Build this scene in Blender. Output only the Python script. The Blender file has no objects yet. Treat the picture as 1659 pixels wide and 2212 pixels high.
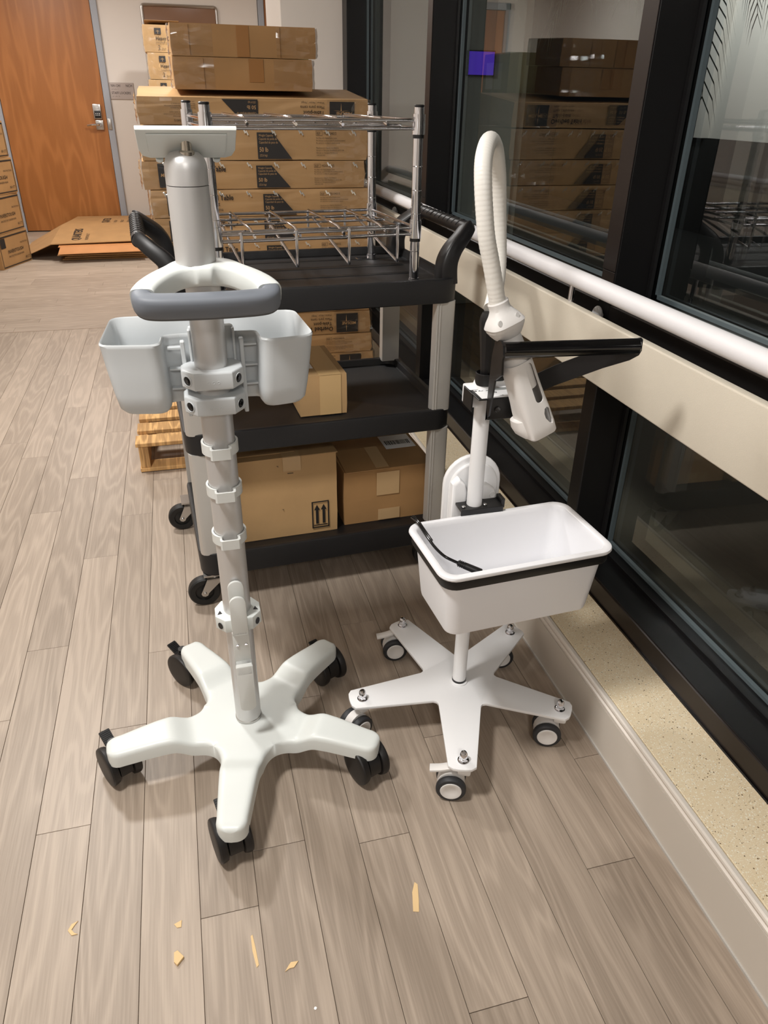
import bpy, bmesh, math, random
from mathutils import Vector, Matrix
C = bpy.context.scene.collection
rnd = random.Random(7)
PI = math.pi
H = 1.45

# ------------------------------------------------------------------ camera, world, lights, exposure
cd = bpy.data.cameras.new('camera'); cam = bpy.data.objects.new('camera', cd); C.objects.link(cam)
CR = [(0.967, -0.112, 0.227), (-0.253, -0.481, 0.840), (0.015, -0.870, -0.493)]   # world axes seen in camera coords (x right, y down, z forward)
xr = Vector((CR[0][0], CR[1][0], CR[2][0])).normalized()
zb = -Vector((CR[0][2], CR[1][2], CR[2][2])).normalized()
yu = zb.cross(xr).normalized(); xr = yu.cross(zb)
M = Matrix(((xr.x, yu.x, zb.x, 0), (xr.y, yu.y, zb.y, 0), (xr.z, yu.z, zb.z, H), (0, 0, 0, 1)))
cam.matrix_world = M
cd.sensor_fit = 'VERTICAL'; cd.sensor_height = 36.0; cd.sensor_width = 27.0
cd.lens = 36.0 * 1577.0 / 2212.0
cd.clip_start = 0.02; cd.clip_end = 200
bpy.context.scene.camera = cam
vs = bpy.context.scene.view_settings
vs.view_transform = 'Standard'; vs.look = 'None'; vs.gamma = 1.0; vs.use_curve_mapping = False
vs.exposure = 0.10
w = bpy.data.worlds.new('night'); bpy.context.scene.world = w; w.use_nodes = True
w.node_tree.nodes['Background'].inputs[0].default_value = (0.55, 0.62, 0.70, 1)
w.node_tree.nodes['Background'].inputs[1].default_value = 0.004

def area(name, x, y, z, sx, sy, power, col=(1.0, 0.98, 0.95)):
    l = bpy.data.lights.new(name, 'AREA'); l.shape = 'RECTANGLE'; l.size = sx; l.size_y = sy; l.energy = power; l.color = col
    o = bpy.data.objects.new(name, l); C.objects.link(o); o.location = (x, y, z)
    return o
LAMPS = [  # x, y, sx, sy, power
    (-0.75, 0.85, 0.32, 0.32, 52), (-0.1, -1.9, 0.6, 0.6, 40), (-0.9, 3.5, 0.32, 0.32, 56),  # second entry: unseen lamp behind the camera, enlarged as added fill
    (-1.3, 8.2, 0.5, 0.5, 36), (0.42, 7.2, 0.22, 0.22, 58)]
for lx, ly, sx, sy, p in LAMPS:
    area('ceiling_lamp', lx, ly, 2.765, sx, sy, p)

# ------------------------------------------------------------------ helpers
def lin(c):
    return tuple(((v / 255) / 12.92 if v / 255 <= 0.04045 else ((v / 255 + 0.055) / 1.055) ** 2.4) for v in c)

class B:
    """collects geometry into one bmesh"""
    def __init__(s): s.bm = bmesh.new()
    def _add(s, src, m=None):
        if m is not None: bmesh.ops.transform(src, matrix=m, verts=src.verts)
        mp = {}
        for v in src.verts: mp[v] = s.bm.verts.new(v.co)
        for f in src.faces:
            try: s.bm.faces.new([mp[v] for v in f.verts])
            except ValueError: pass
        src.free(); return s
    def box(s, x0, x1, y0, y1, z0, z1, bev=0.0, seg=2, m=None):
        t = bmesh.new(); bmesh.ops.create_cube(t, size=1)
        for v in t.verts: v.co = Vector(((x0 + x1) / 2 + v.co.x * (x1 - x0), (y0 + y1) / 2 + v.co.y * (y1 - y0), (z0 + z1) / 2 + v.co.z * (z1 - z0)))
        if bev > 0: bmesh.ops.bevel(t, geom=t.edges[:], offset=bev, segments=seg, affect='EDGES', profile=0.5)
        return s._add(t, m)
    def loft(s, rings, cap0=True, cap1=True, closed=True, loop=False, m=None):
        t = bmesh.new()
        vr = [[t.verts.new(p) for p in r] for r in rings]
        n = len(rings[0])
        rr = list(zip(vr, vr[1:])) + ([(vr[-1], vr[0])] if loop else [])
        for a, b in rr:
            for i in range(n if closed else n - 1):
                j = (i + 1) % n
                t.faces.new((a[i], a[j], b[j], b[i]))
        if not loop:
            if cap0: t.faces.new(vr[0][::-1])
            if cap1: t.faces.new(vr[-1])
        bmesh.ops.recalc_face_normals(t, faces=t.faces[:])
        return s._add(t, m)
    def cyl(s, p0, p1, r0, r1=None, seg=16, bev=0.0):
        p0, p1 = Vector(p0), Vector(p1); r1 = r0 if r1 is None else r1
        d = (p1 - p0); L = d.length; d.normalize()
        q = d.to_track_quat('Z', 'Y').to_matrix()
        def ring(z, r): return [p0 + q @ Vector((r * math.cos(2 * PI * i / seg), r * math.sin(2 * PI * i / seg), z)) for i in range(seg)]
        if bev > 0: rings = [ring(0, r0 - bev), ring(bev, r0), ring(L - bev, r1), ring(L, r1 - bev)]
        else: rings = [ring(0, r0), ring(L, r1)]
        return s.loft(rings)
    def lathe(s, prof, p0=(0, 0, 0), axis=(0, 0, 1), seg=24, loop=False):
        p0 = Vector(p0); q = Vector(axis).normalized().to_track_quat('Z', 'Y').to_matrix()
        rings = [[p0 + q @ Vector((r * math.cos(2 * PI * i / seg), r * math.sin(2 * PI * i / seg), z)) for i in range(seg)] for r, z in prof]
        return s.loft(rings, loop=loop)
    def tube(s, pts, r, seg=10, closed=False, sq=None):
        pts = [Vector(p) for p in pts]; n = len(pts)
        rs = r if isinstance(r, (list, tuple)) else [r] * n
        tang = []
        for i in range(n):
            a = pts[(i - 1) % n] if (closed or i > 0) else pts[i]
            b = pts[(i + 1) % n] if (closed or i < n - 1) else pts[i]
            tang.append((b - a).normalized())
        up = Vector((0, 0, 1)) if abs(tang[0].z) < 0.9 else Vector((0, 1, 0))
        u = (up - tang[0] * up.dot(tang[0])).normalized()
        rings = []
        for i in range(n):
            u = (u - tang[i] * u.dot(tang[i])).normalized(); v = tang[i].cross(u)
            ring = []
            for k in range(seg):
                a = 2 * PI * k / seg; cu, sv = math.cos(a), math.sin(a)
                if sq:
                    e = sq[2]
                    cu = math.copysign(abs(cu) ** e, cu) * sq[0]; sv = math.copysign(abs(sv) ** e, sv) * sq[1]
                ring.append(pts[i] + u * (cu * rs[i]) + v * (sv * rs[i]))
            rings.append(ring)
        return s.loft(rings, loop=closed)
    def prism(s, poly, z0, z1, bev=0.0, seg=2, m=None):
        t = bmesh.new()
        a = [t.verts.new((x, y, z0)) for x, y in poly]; b = [t.verts.new((x, y, z1)) for x, y in poly]
        n = len(poly)
        for i in range(n): t.faces.new((a[i], a[(i + 1) % n], b[(i + 1) % n], b[i]))
        f0 = t.faces.new(a[::-1]); f1 = t.faces.new(b)
        bmesh.ops.recalc_face_normals(t, faces=t.faces[:])
        if bev > 0:
            es = [e for e in t.edges if (f0 in e.link_faces or f1 in e.link_faces)]
            bmesh.ops.bevel(t, geom=es, offset=bev, segments=seg, affect='EDGES', profile=0.5)
        return s._add(t, m)
    def quad(s, a, b, c, d):
        t = bmesh.new(); t.faces.new([t.verts.new(p) for p in (a, b, c, d)]); return s._add(t)
    def poly(s, pts):
        t = bmesh.new(); t.faces.new([t.verts.new(p) for p in pts]); return s._add(t)
    def ball(s, c, rx, ry=None, rz=None, seg=12):
        ry = ry or rx; rz = rz or rx
        t = bmesh.new(); bmesh.ops.create_uvsphere(t, u_segments=seg, v_segments=max(6, seg // 2 + 2), radius=1)
        for v in t.verts: v.co = Vector((c[0] + v.co.x * rx, c[1] + v.co.y * ry, c[2] + v.co.z * rz))
        return s._add(t)
    def text(s, body, size, m, align='LEFT', res=2, shear=0.0, sx=1.0, bold=0.0):
        cu = bpy.data.curves.new('t', 'FONT'); cu.body = body; cu.size = size; cu.align_x = align; cu.resolution_u = res; cu.shear = shear
        cu.offset = bold * size
        ob = bpy.data.objects.new('t', cu); me = bpy.data.meshes.new_from_object(ob)
        t = bmesh.new(); t.from_mesh(me)
        for v in t.verts: v.co.x *= sx
        bpy.data.objects.remove(ob); bpy.data.curves.remove(cu); bpy.data.meshes.remove(me)
        return s._add(t, m)
    def xf(s, m): bmesh.ops.transform(s.bm, matrix=m, verts=s.bm.verts); return s
    def mesh(s, name, mat, ang=35, weld=1e-5):
        if weld: bmesh.ops.remove_doubles(s.bm, verts=s.bm.verts, dist=weld)
        bmesh.ops.recalc_face_normals(s.bm, faces=s.bm.faces[:])
        me = bpy.data.meshes.new(name); s.bm.to_mesh(me); s.bm.free()
        me.polygons.foreach_set('use_smooth', [True] * len(me.polygons))
        me.set_sharp_from_angle(angle=math.radians(ang))
        if mat: me.materials.append(mat)
        return me

def obj(name, b, mat, parent=None, label=None, ang=35, kind=None, weld=1e-5, loc=None):
    me = b if isinstance(b, bpy.types.Mesh) else b.mesh(name, mat, ang, weld)
    o = bpy.data.objects.new(name, me); C.objects.link(o)
    if parent: o.parent = parent
    if loc: o.location = loc
    if label: o['label'] = label
    if kind: o['kind'] = kind
    return o
def thing(name, label, cat, loc=(0, 0, 0), rz=0.0, group=None):
    o = bpy.data.objects.new(name, None); C.objects.link(o); o.empty_display_size = 0.1
    o.location = loc; o.rotation_euler = (0, 0, rz)
    o['label'] = label; o['category'] = cat
    if group: o['group'] = group
    return o
def tag(o, label, cat, group=None):
    o['label'] = label; o['category'] = cat
    if group: o['group'] = group
    return o
def struct(name, b, mat, ang=35):
    return obj(name, b, mat, kind='structure', ang=ang)
def dup(o, parent=None, **kw):
    c = o.copy(); C.objects.link(c)
    if parent: c.parent = parent
    for ch in list(o.children): dup(ch, c)
    for k, v in kw.items(): setattr(c, k, v)
    return c
def rrect(w, h, r, n=4, cx=0, cy=0):
    pts = []
    for sx, sy, a0 in ((1, 1, 0), (-1, 1, 90), (-1, -1, 180), (1, -1, 270)):
        for k in range(n + 1):
            a = math.radians(a0 + 90 * k / n)
            pts.append((cx + sx * (w / 2 - r) + r * math.cos(a), cy + sy * (h / 2 - r) + r * math.sin(a)))
    return pts
def fr(o, x, y, z):  # matrix with given axes at o
    x, y, z = Vector(x), Vector(y), Vector(z)
    return Matrix(((x.x, y.x, z.x, o[0]), (x.y, y.y, z.y, o[1]), (x.z, y.z, z.z, o[2]), (0, 0, 0, 1)))
def front(x, y, z, s=1): return fr((x, y, z), (s, 0, 0), (0, 0, s), (0, -1, 0))      # writing on a face looking at -Y; s=-1 upside down
def flat(x, y, z, a=0.0): return Matrix.Translation((x, y, z)) @ Matrix.Rotation(a, 4, 'Z')
def spline(pts, n=8):
    P = [Vector(p) for p in pts]; out = []
    for i in range(len(P) - 1):
        p0 = P[max(0, i - 1)]; p1 = P[i]; p2 = P[i + 1]; p3 = P[min(len(P) - 1, i + 2)]
        for k in range(n):
            t = k / n
            out.append(0.5 * ((2 * p1) + (p2 - p0) * t + (2 * p0 - 5 * p1 + 4 * p2 - p3) * t * t + (3 * p1 - p0 - 3 * p2 + p3) * t ** 3))
    out.append(P[-1]); return out

# ------------------------------------------------------------------ materials
def nm(name):
    m = bpy.data.materials.new(name); m.use_nodes = True
    return m, m.node_tree.nodes, m.node_tree.links, m.node_tree.nodes['Principled BSDF']
def mat(name, c, rough=0.5, metal=0.0, bump=0.0, bscale=200.0, var=0.0, vscale=8.0, spec=0.5, coat=0.0):
    m, N, L, p = nm(name)
    col = lin(c)
    p.inputs['Base Color'].default_value = (*col, 1); p.inputs['Roughness'].default_value = rough; p.inputs['Metallic'].default_value = metal
    p.inputs['Specular IOR Level'].default_value = spec; p.inputs['Coat Weight'].default_value = coat
    tc = N.new('ShaderNodeTexCoord')
    if var > 0:
        n = N.new('ShaderNodeTexNoise'); n.inputs['Scale'].default_value = vscale; n.inputs['Detail'].default_value = 5
        L.new(tc.outputs['Object'], n.inputs['Vector'])
        r = N.new('ShaderNodeValToRGB')
        r.color_ramp.elements[0].position = 0.3; r.color_ramp.elements[1].position = 0.7
        r.color_ramp.elements[0].color = (*[v * (1 - var) for v in col], 1); r.color_ramp.elements[1].color = (*[min(1, v * (1 + var)) for v in col], 1)
        L.new(n.outputs['Fac'], r.inputs['Fac']); L.new(r.outputs['Color'], p.inputs['Base Color'])
    if bump > 0:
        n = N.new('ShaderNodeTexNoise'); n.inputs['Scale'].default_value = bscale; n.inputs['Detail'].default_value = 3
        L.new(tc.outputs['Object'], n.inputs['Vector'])
        b = N.new('ShaderNodeBump'); b.inputs['Strength'].default_value = bump; b.inputs['Distance'].default_value = 0.002
        L.new(n.outputs['Fac'], b.inputs['Height']); L.new(b.outputs['Normal'], p.inputs['Normal'])
    return m
def wood(name, dark, light, sx, sy, axis_y=True, rough=0.45, rings=10.0, perobj=True, fine=0.35, ringw=0.34):
    """wood grain along local Y (or Z), with cathedral arches"""
    m, N, L, p = nm(name)
    tc = N.new('ShaderNodeTexCoord'); mp = N.new('ShaderNodeMapping')
    L.new(tc.outputs['Object'], mp.inputs['Vector'])
    if perobj:
        oi = N.new('ShaderNodeObjectInfo'); mu = N.new('ShaderNodeVectorMath'); mu.operation = 'SCALE'
        cb = N.new('ShaderNodeCombineXYZ'); L.new(oi.outputs['Random'], cb.inputs[0]); L.new(oi.outputs['Random'], cb.inputs[1]); L.new(oi.outputs['Random'], cb.inputs[2])
        L.new(cb.outputs[0], mu.inputs[0]); mu.inputs['Scale'].default_value = 61.7
        ad = N.new('ShaderNodeVectorMath'); ad.operation = 'ADD'
        L.new(tc.outputs['Object'], ad.inputs[0]); L.new(mu.outputs[0], ad.inputs[1]); L.new(ad.outputs[0], mp.inputs['Vector'])
    mp.inputs['Scale'].default_value = (sx, sy, sy) if axis_y else (sx, sx, sy)
    n1 = N.new('ShaderNodeTexNoise'); n1.inputs['Scale'].default_value = 1.0; n1.inputs['Detail'].default_value = 2.5; n1.inputs['Roughness'].default_value = 0.45
    L.new(mp.outputs['Vector'], n1.inputs['Vector'])
    mm = N.new('ShaderNodeMath'); mm.operation = 'MULTIPLY'; mm.inputs[1].default_value = rings * 2 * PI; L.new(n1.outputs['Fac'], mm.inputs[0])
    sn = N.new('ShaderNodeMath'); sn.operation = 'SINE'; L.new(mm.outputs[0], sn.inputs[0])
    ma = N.new('ShaderNodeMapRange'); ma.inputs[1].default_value = -1; ma.inputs[2].default_value = 1; L.new(sn.outputs[0], ma.inputs[0])
    mp2 = N.new('ShaderNodeMapping'); mp2.inputs['Scale'].default_value = (260, 7, 7) if axis_y else (260, 260, 7); L.new(tc.outputs['Object'], mp2.inputs['Vector'])
    n2 = N.new('ShaderNodeTexNoise'); n2.inputs['Scale'].default_value = 1.0; n2.inputs['Detail'].default_value = 2; L.new(mp2.outputs['Vector'], n2.inputs['Vector'])
    n3 = N.new('ShaderNodeTexNoise'); n3.inputs['Scale'].default_value = 0.6; n3.inputs['Detail'].default_value = 2; L.new(mp.outputs['Vector'], n3.inputs['Vector'])
    a1 = N.new('ShaderNodeMath'); a1.operation = 'MULTIPLY_ADD'; a1.inputs[1].default_value = fine; L.new(n2.outputs['Fac'], a1.inputs[0])
    m2 = N.new('ShaderNodeMath'); m2.operation = 'MULTIPLY'; m2.inputs[1].default_value = ringw
    pwr = N.new('ShaderNodeMath'); pwr.operation = 'POWER'; pwr.inputs[1].default_value = 2.2; L.new(ma.outputs[0], pwr.inputs[0]); L.new(pwr.outputs[0], m2.inputs[0]); L.new(m2.outputs[0], a1.inputs[2])
    a2 = N.new('ShaderNodeMath'); a2.operation = 'MULTIPLY_ADD'; a2.inputs[1].default_value = 0.45; L.new(n3.outputs['Fac'], a2.inputs[0]); L.new(a1.outputs[0], a2.inputs[2])
    fac = a2
    if perobj:
        a3 = N.new('ShaderNodeMath'); a3.operation = 'MULTIPLY_ADD'; a3.inputs[1].default_value = 0.20; L.new(oi.outputs['Random'], a3.inputs[0])
        a4 = N.new('ShaderNodeMath'); a4.operation = 'SUBTRACT'; a4.inputs[1].default_value = 0.04; L.new(a2.outputs[0], a4.inputs[0]); L.new(a4.outputs[0], a3.inputs[2]); fac = a3
    r = N.new('ShaderNodeValToRGB'); r.color_ramp.elements[0].position = 0.2; r.color_ramp.elements[1].position = 0.85
    r.color_ramp.elements[0].color = (*lin(dark), 1); r.color_ramp.elements[1].color = (*lin(light), 1)
    L.new(fac.outputs[0], r.inputs['Fac']); L.new(r.outputs['Color'], p.inputs['Base Color'])
    p.inputs['Roughness'].default_value = rough
    b = N.new('ShaderNodeBump'); b.inputs['Strength'].default_value = 0.12; b.inputs['Distance'].default_value = 0.001
    L.new(n2.outputs['Fac'], b.inputs['Height']); L.new(b.outputs['Normal'], p.inputs['Normal'])
    return m
def film_mat(name, f0=0.08, tint=(1, 1, 1), rough=0.04):
    m, N, L, p = nm(name); N.remove(p)
    out = N['Material Output']
    lw = N.new('ShaderNodeLayerWeight'); lw.inputs['Blend'].default_value = 0.5
    pw = N.new('ShaderNodeMath'); pw.operation = 'POWER'; pw.inputs[1].default_value = 4.2; L.new(lw.outputs['Facing'], pw.inputs[0])
    ml = N.new('ShaderNodeMath'); ml.operation = 'MULTIPLY_ADD'; ml.inputs[1].default_value = 1 - f0; ml.inputs[2].default_value = f0; L.new(pw.outputs[0], ml.inputs[0])
    t = N.new('ShaderNodeBsdfTransparent'); t.inputs['Color'].default_value = (*tint, 1)
    g = N.new('ShaderNodeBsdfGlossy'); g.inputs['Roughness'].default_value = rough; g.inputs['Color'].default_value = (1, 1, 1, 1)
    mx = N.new('ShaderNodeMixShader'); L.new(ml.outputs[0], mx.inputs[0]); L.new(t.outputs[0], mx.inputs[1]); L.new(g.outputs[0], mx.inputs[2])
    L.new(mx.outputs[0], out.inputs['Surface'])
    return m
def emit(name, c, s):
    m, N, L, p = nm(name); p.inputs['Base Color'].default_value = (*lin(c), 1)
    p.inputs['Emission Color'].default_value = (*lin(c), 1); p.inputs['Emission Strength'].default_value = s
    return m

WALL = mat('wall_paint', (222, 214, 206), 0.7, bump=0.15, bscale=350)
CEIL = mat('ceiling_tile', (225, 220, 212), 0.85, bump=0.2, bscale=300)
BASEB = mat('wall_base', (210, 202, 191), 0.42)
LEDGE = mat('ledge_vinyl', (222, 214, 204), 0.4)
PANEL = mat('bumper_vinyl', (214, 205, 188), 0.5, bump=0.35, bscale=700)
RAILW = mat('handrail_vinyl', (236, 234, 236), 0.45, bump=0.2, bscale=900)
BLACKF = mat('black_anodised', (21, 20, 21), 0.4, 0.3)
BRONZE = mat('dark_bronze', (42, 35, 32), 0.36, 0.4)
GREYF = mat('frame_paint', (158, 162, 170), 0.45)
SPACER = mat('aluminium_spacer', (132, 140, 146), 0.4, 0.5)
CHROME = mat('chrome', (226, 226, 230), 0.09, 1.0)
STEEL = mat('brushed_steel', (190, 188, 185), 0.3, 1.0)
ALU = mat('satin_aluminium', (205, 204, 203), 0.38, 0.5, bump=0.05, bscale=1500)
ALUP = mat('anodised_upright', (198, 195, 190), 0.42, 0.35)
WHITEA = mat('white_moulded', (217, 221, 218), 0.38, bump=0.03, bscale=1200)
GREYA = mat('light_grey_plastic', (199, 203, 205), 0.42, bump=0.05, bscale=1500)
CLIPG = mat('clip_grey', (213, 215, 212), 0.4)
GRIP = mat('grip_rubber', (110, 115, 123), 0.55)
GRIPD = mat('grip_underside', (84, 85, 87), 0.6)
BLK = mat('black_plastic', (19, 18, 19), 0.42)
BLKG = mat('gloss_black', (12, 11, 12), 0.16, coat=0.3)
BLKP = mat('powder_black', (20, 19, 20), 0.38, bump=0.15, bscale=900)
CARTB = mat('cart_black', (24, 24, 26), 0.42, bump=0.25, bscale=800)
TYRE = mat('tyre_grey', (44, 45, 48), 0.55)
WHEELK = mat('caster_black', (22, 20, 20), 0.45)
TYREB = mat('tyre_black', (18, 18, 18), 0.5)
WHITEB = mat('white_powder', (238, 238, 239), 0.36, bump=0.02, bscale=900)
PRINTW = mat('white_resin', (226, 223, 220), 0.5)
TUBW = mat('white_tub', (238, 238, 241), 0.3)
HOSE = mat('hose_white', (232, 229, 222), 0.38)
LABEL = mat('label_white', (240, 240, 240), 0.4)
LABELG = mat('label_grey', (150, 153, 152), 0.4)
INK = mat('black_ink', (30, 28, 28), 0.6)
SIGN = mat('sign_plate', (178, 166, 160), 0.5)
SIGNT = mat('sign_letters', (70, 62, 60), 0.5)
CARD = mat('cardboard', (185, 147, 101), 0.62, var=0.10, vscale=5)
def wrinkle(m, sc=(3, 3, 20), strength=.7, dist=.012):
    N, L = m.node_tree.nodes, m.node_tree.links
    tc = N.new('ShaderNodeTexCoord'); mp = N.new('ShaderNodeMapping'); mp.inputs['Scale'].default_value = sc; L.new(tc.outputs['Object'], mp.inputs['Vector'])
    n = N.new('ShaderNodeTexNoise'); n.inputs['Scale'].default_value = 1.0; n.inputs['Detail'].default_value = 1; n.inputs['Distortion'].default_value = 1.0; L.new(mp.outputs['Vector'], n.inputs['Vector'])
    b = N.new('ShaderNodeBump'); b.inputs['Strength'].default_value = strength; b.inputs['Distance'].default_value = dist
    L.new(n.outputs['Fac'], b.inputs['Height']); L.new(b.outputs['Normal'], N['Principled BSDF'].inputs['Normal'])
wrinkle(CARD)
CARD2 = mat('cardboard_plain', (168, 128, 82), 0.75, bump=0.2, bscale=80, var=0.08, vscale=6)
wrinkle(CARD2, (5, 5, 16), .25, .004)
CARD3 = mat('cardboard_pale', (189, 153, 107), 0.75, bump=0.2, bscale=80, var=0.07, vscale=6)
CARDO = mat('cardboard_olive', (150, 140, 92), 0.7, var=0.08)
TAPE = mat('packing_tape', (196, 163, 120), 0.22)
PRINT = mat('dark_print', (44, 41, 40), 0.5)
TANP = mat('tan_print', (190, 152, 106), 0.6)
FILM = film_mat('stretch_film', 0.07, (0.97, 0.97, 0.97), 0.12)
GLINT = mat('film_slit', (250, 248, 240), 0.1, 0.6)  # near-white colour stands in for highlights on the stretch film
GLASS = film_mat('window_glass', 0.055, (0.88, 0.94, 0.94), 0.0)
PALLET = wood('pallet_wood', (126, 88, 50), (226, 180, 120), 30, 3, rough=0.75, rings=4)
DOORW = wood('door_veneer', (142, 86, 36), (170, 109, 56), 5, 0.7, axis_y=False, rough=0.4, rings=6, fine=0.35)
FLOORW = wood('plank_vinyl', (129, 115, 101), (177, 161, 145), 8, .85, rough=0.44, rings=13, fine=0.5, ringw=.2)
FLOORB = mat('floor_joint', (96, 82, 70), 0.7)
CHIP = mat('wood_chip', (222, 190, 140), 0.7)
LEAF = mat('palm_leaf', (60, 66, 54), 0.55)
TRUNK = mat('palm_trunk', (110, 96, 80), 0.8, bump=0.4, bscale=40)
SOIL = mat('soil', (16, 15, 13), 0.95)
# terrazzo sill
def sill_mat():
    m, N, L, p = nm('speckled_stone')
    tc = N.new('ShaderNodeTexCoord')
    cols = [(lin((214, 194, 156))), lin((236, 222, 190)), lin((128, 108, 76))]
    base = N.new('ShaderNodeTexNoise'); base.inputs['Scale'].default_value = 14; L.new(tc.outputs['Object'], base.inputs['Vector'])
    rb = N.new('ShaderNodeValToRGB'); rb.color_ramp.elements[0].color = (*lin((230, 210, 174)), 1); rb.color_ramp.elements[1].color = (*lin((239, 222, 190)), 1); L.new(base.outputs['Fac'], rb.inputs['Fac'])
    prev = rb.outputs['Color']
    for sc, th, c in ((190, 0.17, lin((248, 240, 220))), (140, 0.12, lin((118, 96, 66))), (300, 0.15, lin((140, 116, 82))), (420, .2, lin((246, 236, 212)))):
        v = N.new('ShaderNodeTexVoronoi'); v.inputs['Scale'].default_value = sc; v.inputs['Randomness'].default_value = 1; L.new(tc.outputs['Object'], v.inputs['Vector'])
        lt = N.new('ShaderNodeMath'); lt.operation = 'LESS_THAN'; lt.inputs[1].default_value = th * 2; L.new(v.outputs['Distance'], lt.inputs[0])
        sel = N.new('ShaderNodeSeparateColor'); L.new(v.outputs['Color'], sel.inputs[0])
        g = N.new('ShaderNodeMath'); g.operation = 'GREATER_THAN'; g.inputs[1].default_value = 0.6 if c[0] > .7 else 0.89; L.new(sel.outputs[0], g.inputs[0])
        mu = N.new('ShaderNodeMath'); mu.operation = 'MULTIPLY'; L.new(lt.outputs[0], mu.inputs[0]); L.new(g.outputs[0], mu.inputs[1])
        mx = N.new('ShaderNodeMix'); mx.data_type = 'RGBA'; L.new(mu.outputs[0], mx.inputs[0]); L.new(prev, mx.inputs[6]); mx.inputs[7].default_value = (*c, 1)
        prev = mx.outputs[2]
    L.new(prev, p.inputs['Base Color']); p.inputs['Roughness'].default_value = 0.35
    return m
SILL = sill_mat()

# ------------------------------------------------------------------ the room
fl = struct('floor', B().box(-2.4, 2.6, -4, 10.05, -0.05, -0.003), FLOORB)
PW, PL = 0.1165, 1.16
pm = B().box(-PW / 2 + .0006, PW / 2 - .0006, -PL / 2 + .0006, PL / 2 - .0006, -0.003, 0.0, 0.0004, 1).mesh('plank', FLOORW)
JO = {-1: 2.773, 0: 1.896, 1: 1.225, 2: 2.674, 3: 1.805, 4: .939, 7: 1.029, 8: .64, 11: .848, 12: 1.132}
for k in range(-7, 13):
    j = JO.get(k, rnd.uniform(0.6, 1.7)); xc = -.5817 + (k + .5) * PW
    y = j
    while y > -0.15: y -= PL
    while y < 5.5:
        a, b2 = max(y, -0.3), min(y + PL, 5.5)
        x1 = min(xc + PW / 2, .889); x0 = xc - PW / 2
        if b2 - a > 0.02:
            if b2 - a > PL - .001 and x1 - x0 > PW - .001:
                obj('plank', pm, None, fl, loc=(xc, (a + b2) / 2, 0))
            else:
                L_, W_ = b2 - a, x1 - x0
                obj('plank', B().box(-W_ / 2 + .0006, W_ / 2 - .0006, -L_ / 2 + .0006, L_ / 2 - .0006, -.003, 0, .0004, 1), FLOORW, fl, loc=((x0 + x1) / 2, (a + b2) / 2, 0))
        y += PL
r = 0; y = 5.5
while y < 9.98:
    x = -2.39 - rnd.uniform(0, PL)
    while x < 1.2:
        a, b2 = max(x, -2.39), min(x + PL, 1.24)
        if y + PW > 5.1 and b2 - a > .05:
            L_ = b2 - a
            me = pm if L_ > PL - .001 else B().box(-PW / 2 + .0006, PW / 2 - .0006, -L_ / 2 + .0006, L_ / 2 - .0006, -.003, 0, .0004, 1).mesh('plank', FLOORW)
            o = obj('plank', me, None, fl, loc=((a + b2) / 2, y + PW / 2, 0)); o.rotation_euler = (0, 0, PI / 2)
        x += PL
    y += PW
struct('trim_1', B().box(-1.4, .7, 5.494, 5.506, -.002, .0015), mat('seam_strip', (150, 132, 115), .5))
struct('ceiling', B().box(-2.4, 2.6, -4, 10.2, 2.8, 2.9), CEIL)
struct('wall_left', B().box(-2.5, -2.4, -4, 10.2, 0, 2.8), WALL)
struct('wall_front', B().box(-2.5, 2.6, -4.1, -4, 0, 2.8), WALL)
wb = B().box(-2.4, -1.82, 10, 10.15, 0, 2.8).box(-1.82, -.60, 10, 10.15, 2.47, 2.8).box(-.60, 1.12, 10, 10.15, 0, 2.8).box(1.12, 2.36, 10, 10.15, 2.47, 2.8).box(2.36, 2.6, 10, 10.15, 0, 2.8)
struct('wall_back', wb, WALL)
struct('wall_end', B().box(.703, 1.30, 5.1, 5.78, 0, 2.8, .004, 1), WALL)
struct('wall_far_right', B().box(2.5, 2.6, 5.78, 10.0, 0, 2.8).box(1.30, 2.5, 5.68, 5.78, 0, 2.8), WALL)
struct('baseboard_back', B().box(-.60, 1.12, 9.985, 10.0, 0, .1), BASEB)

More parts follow.
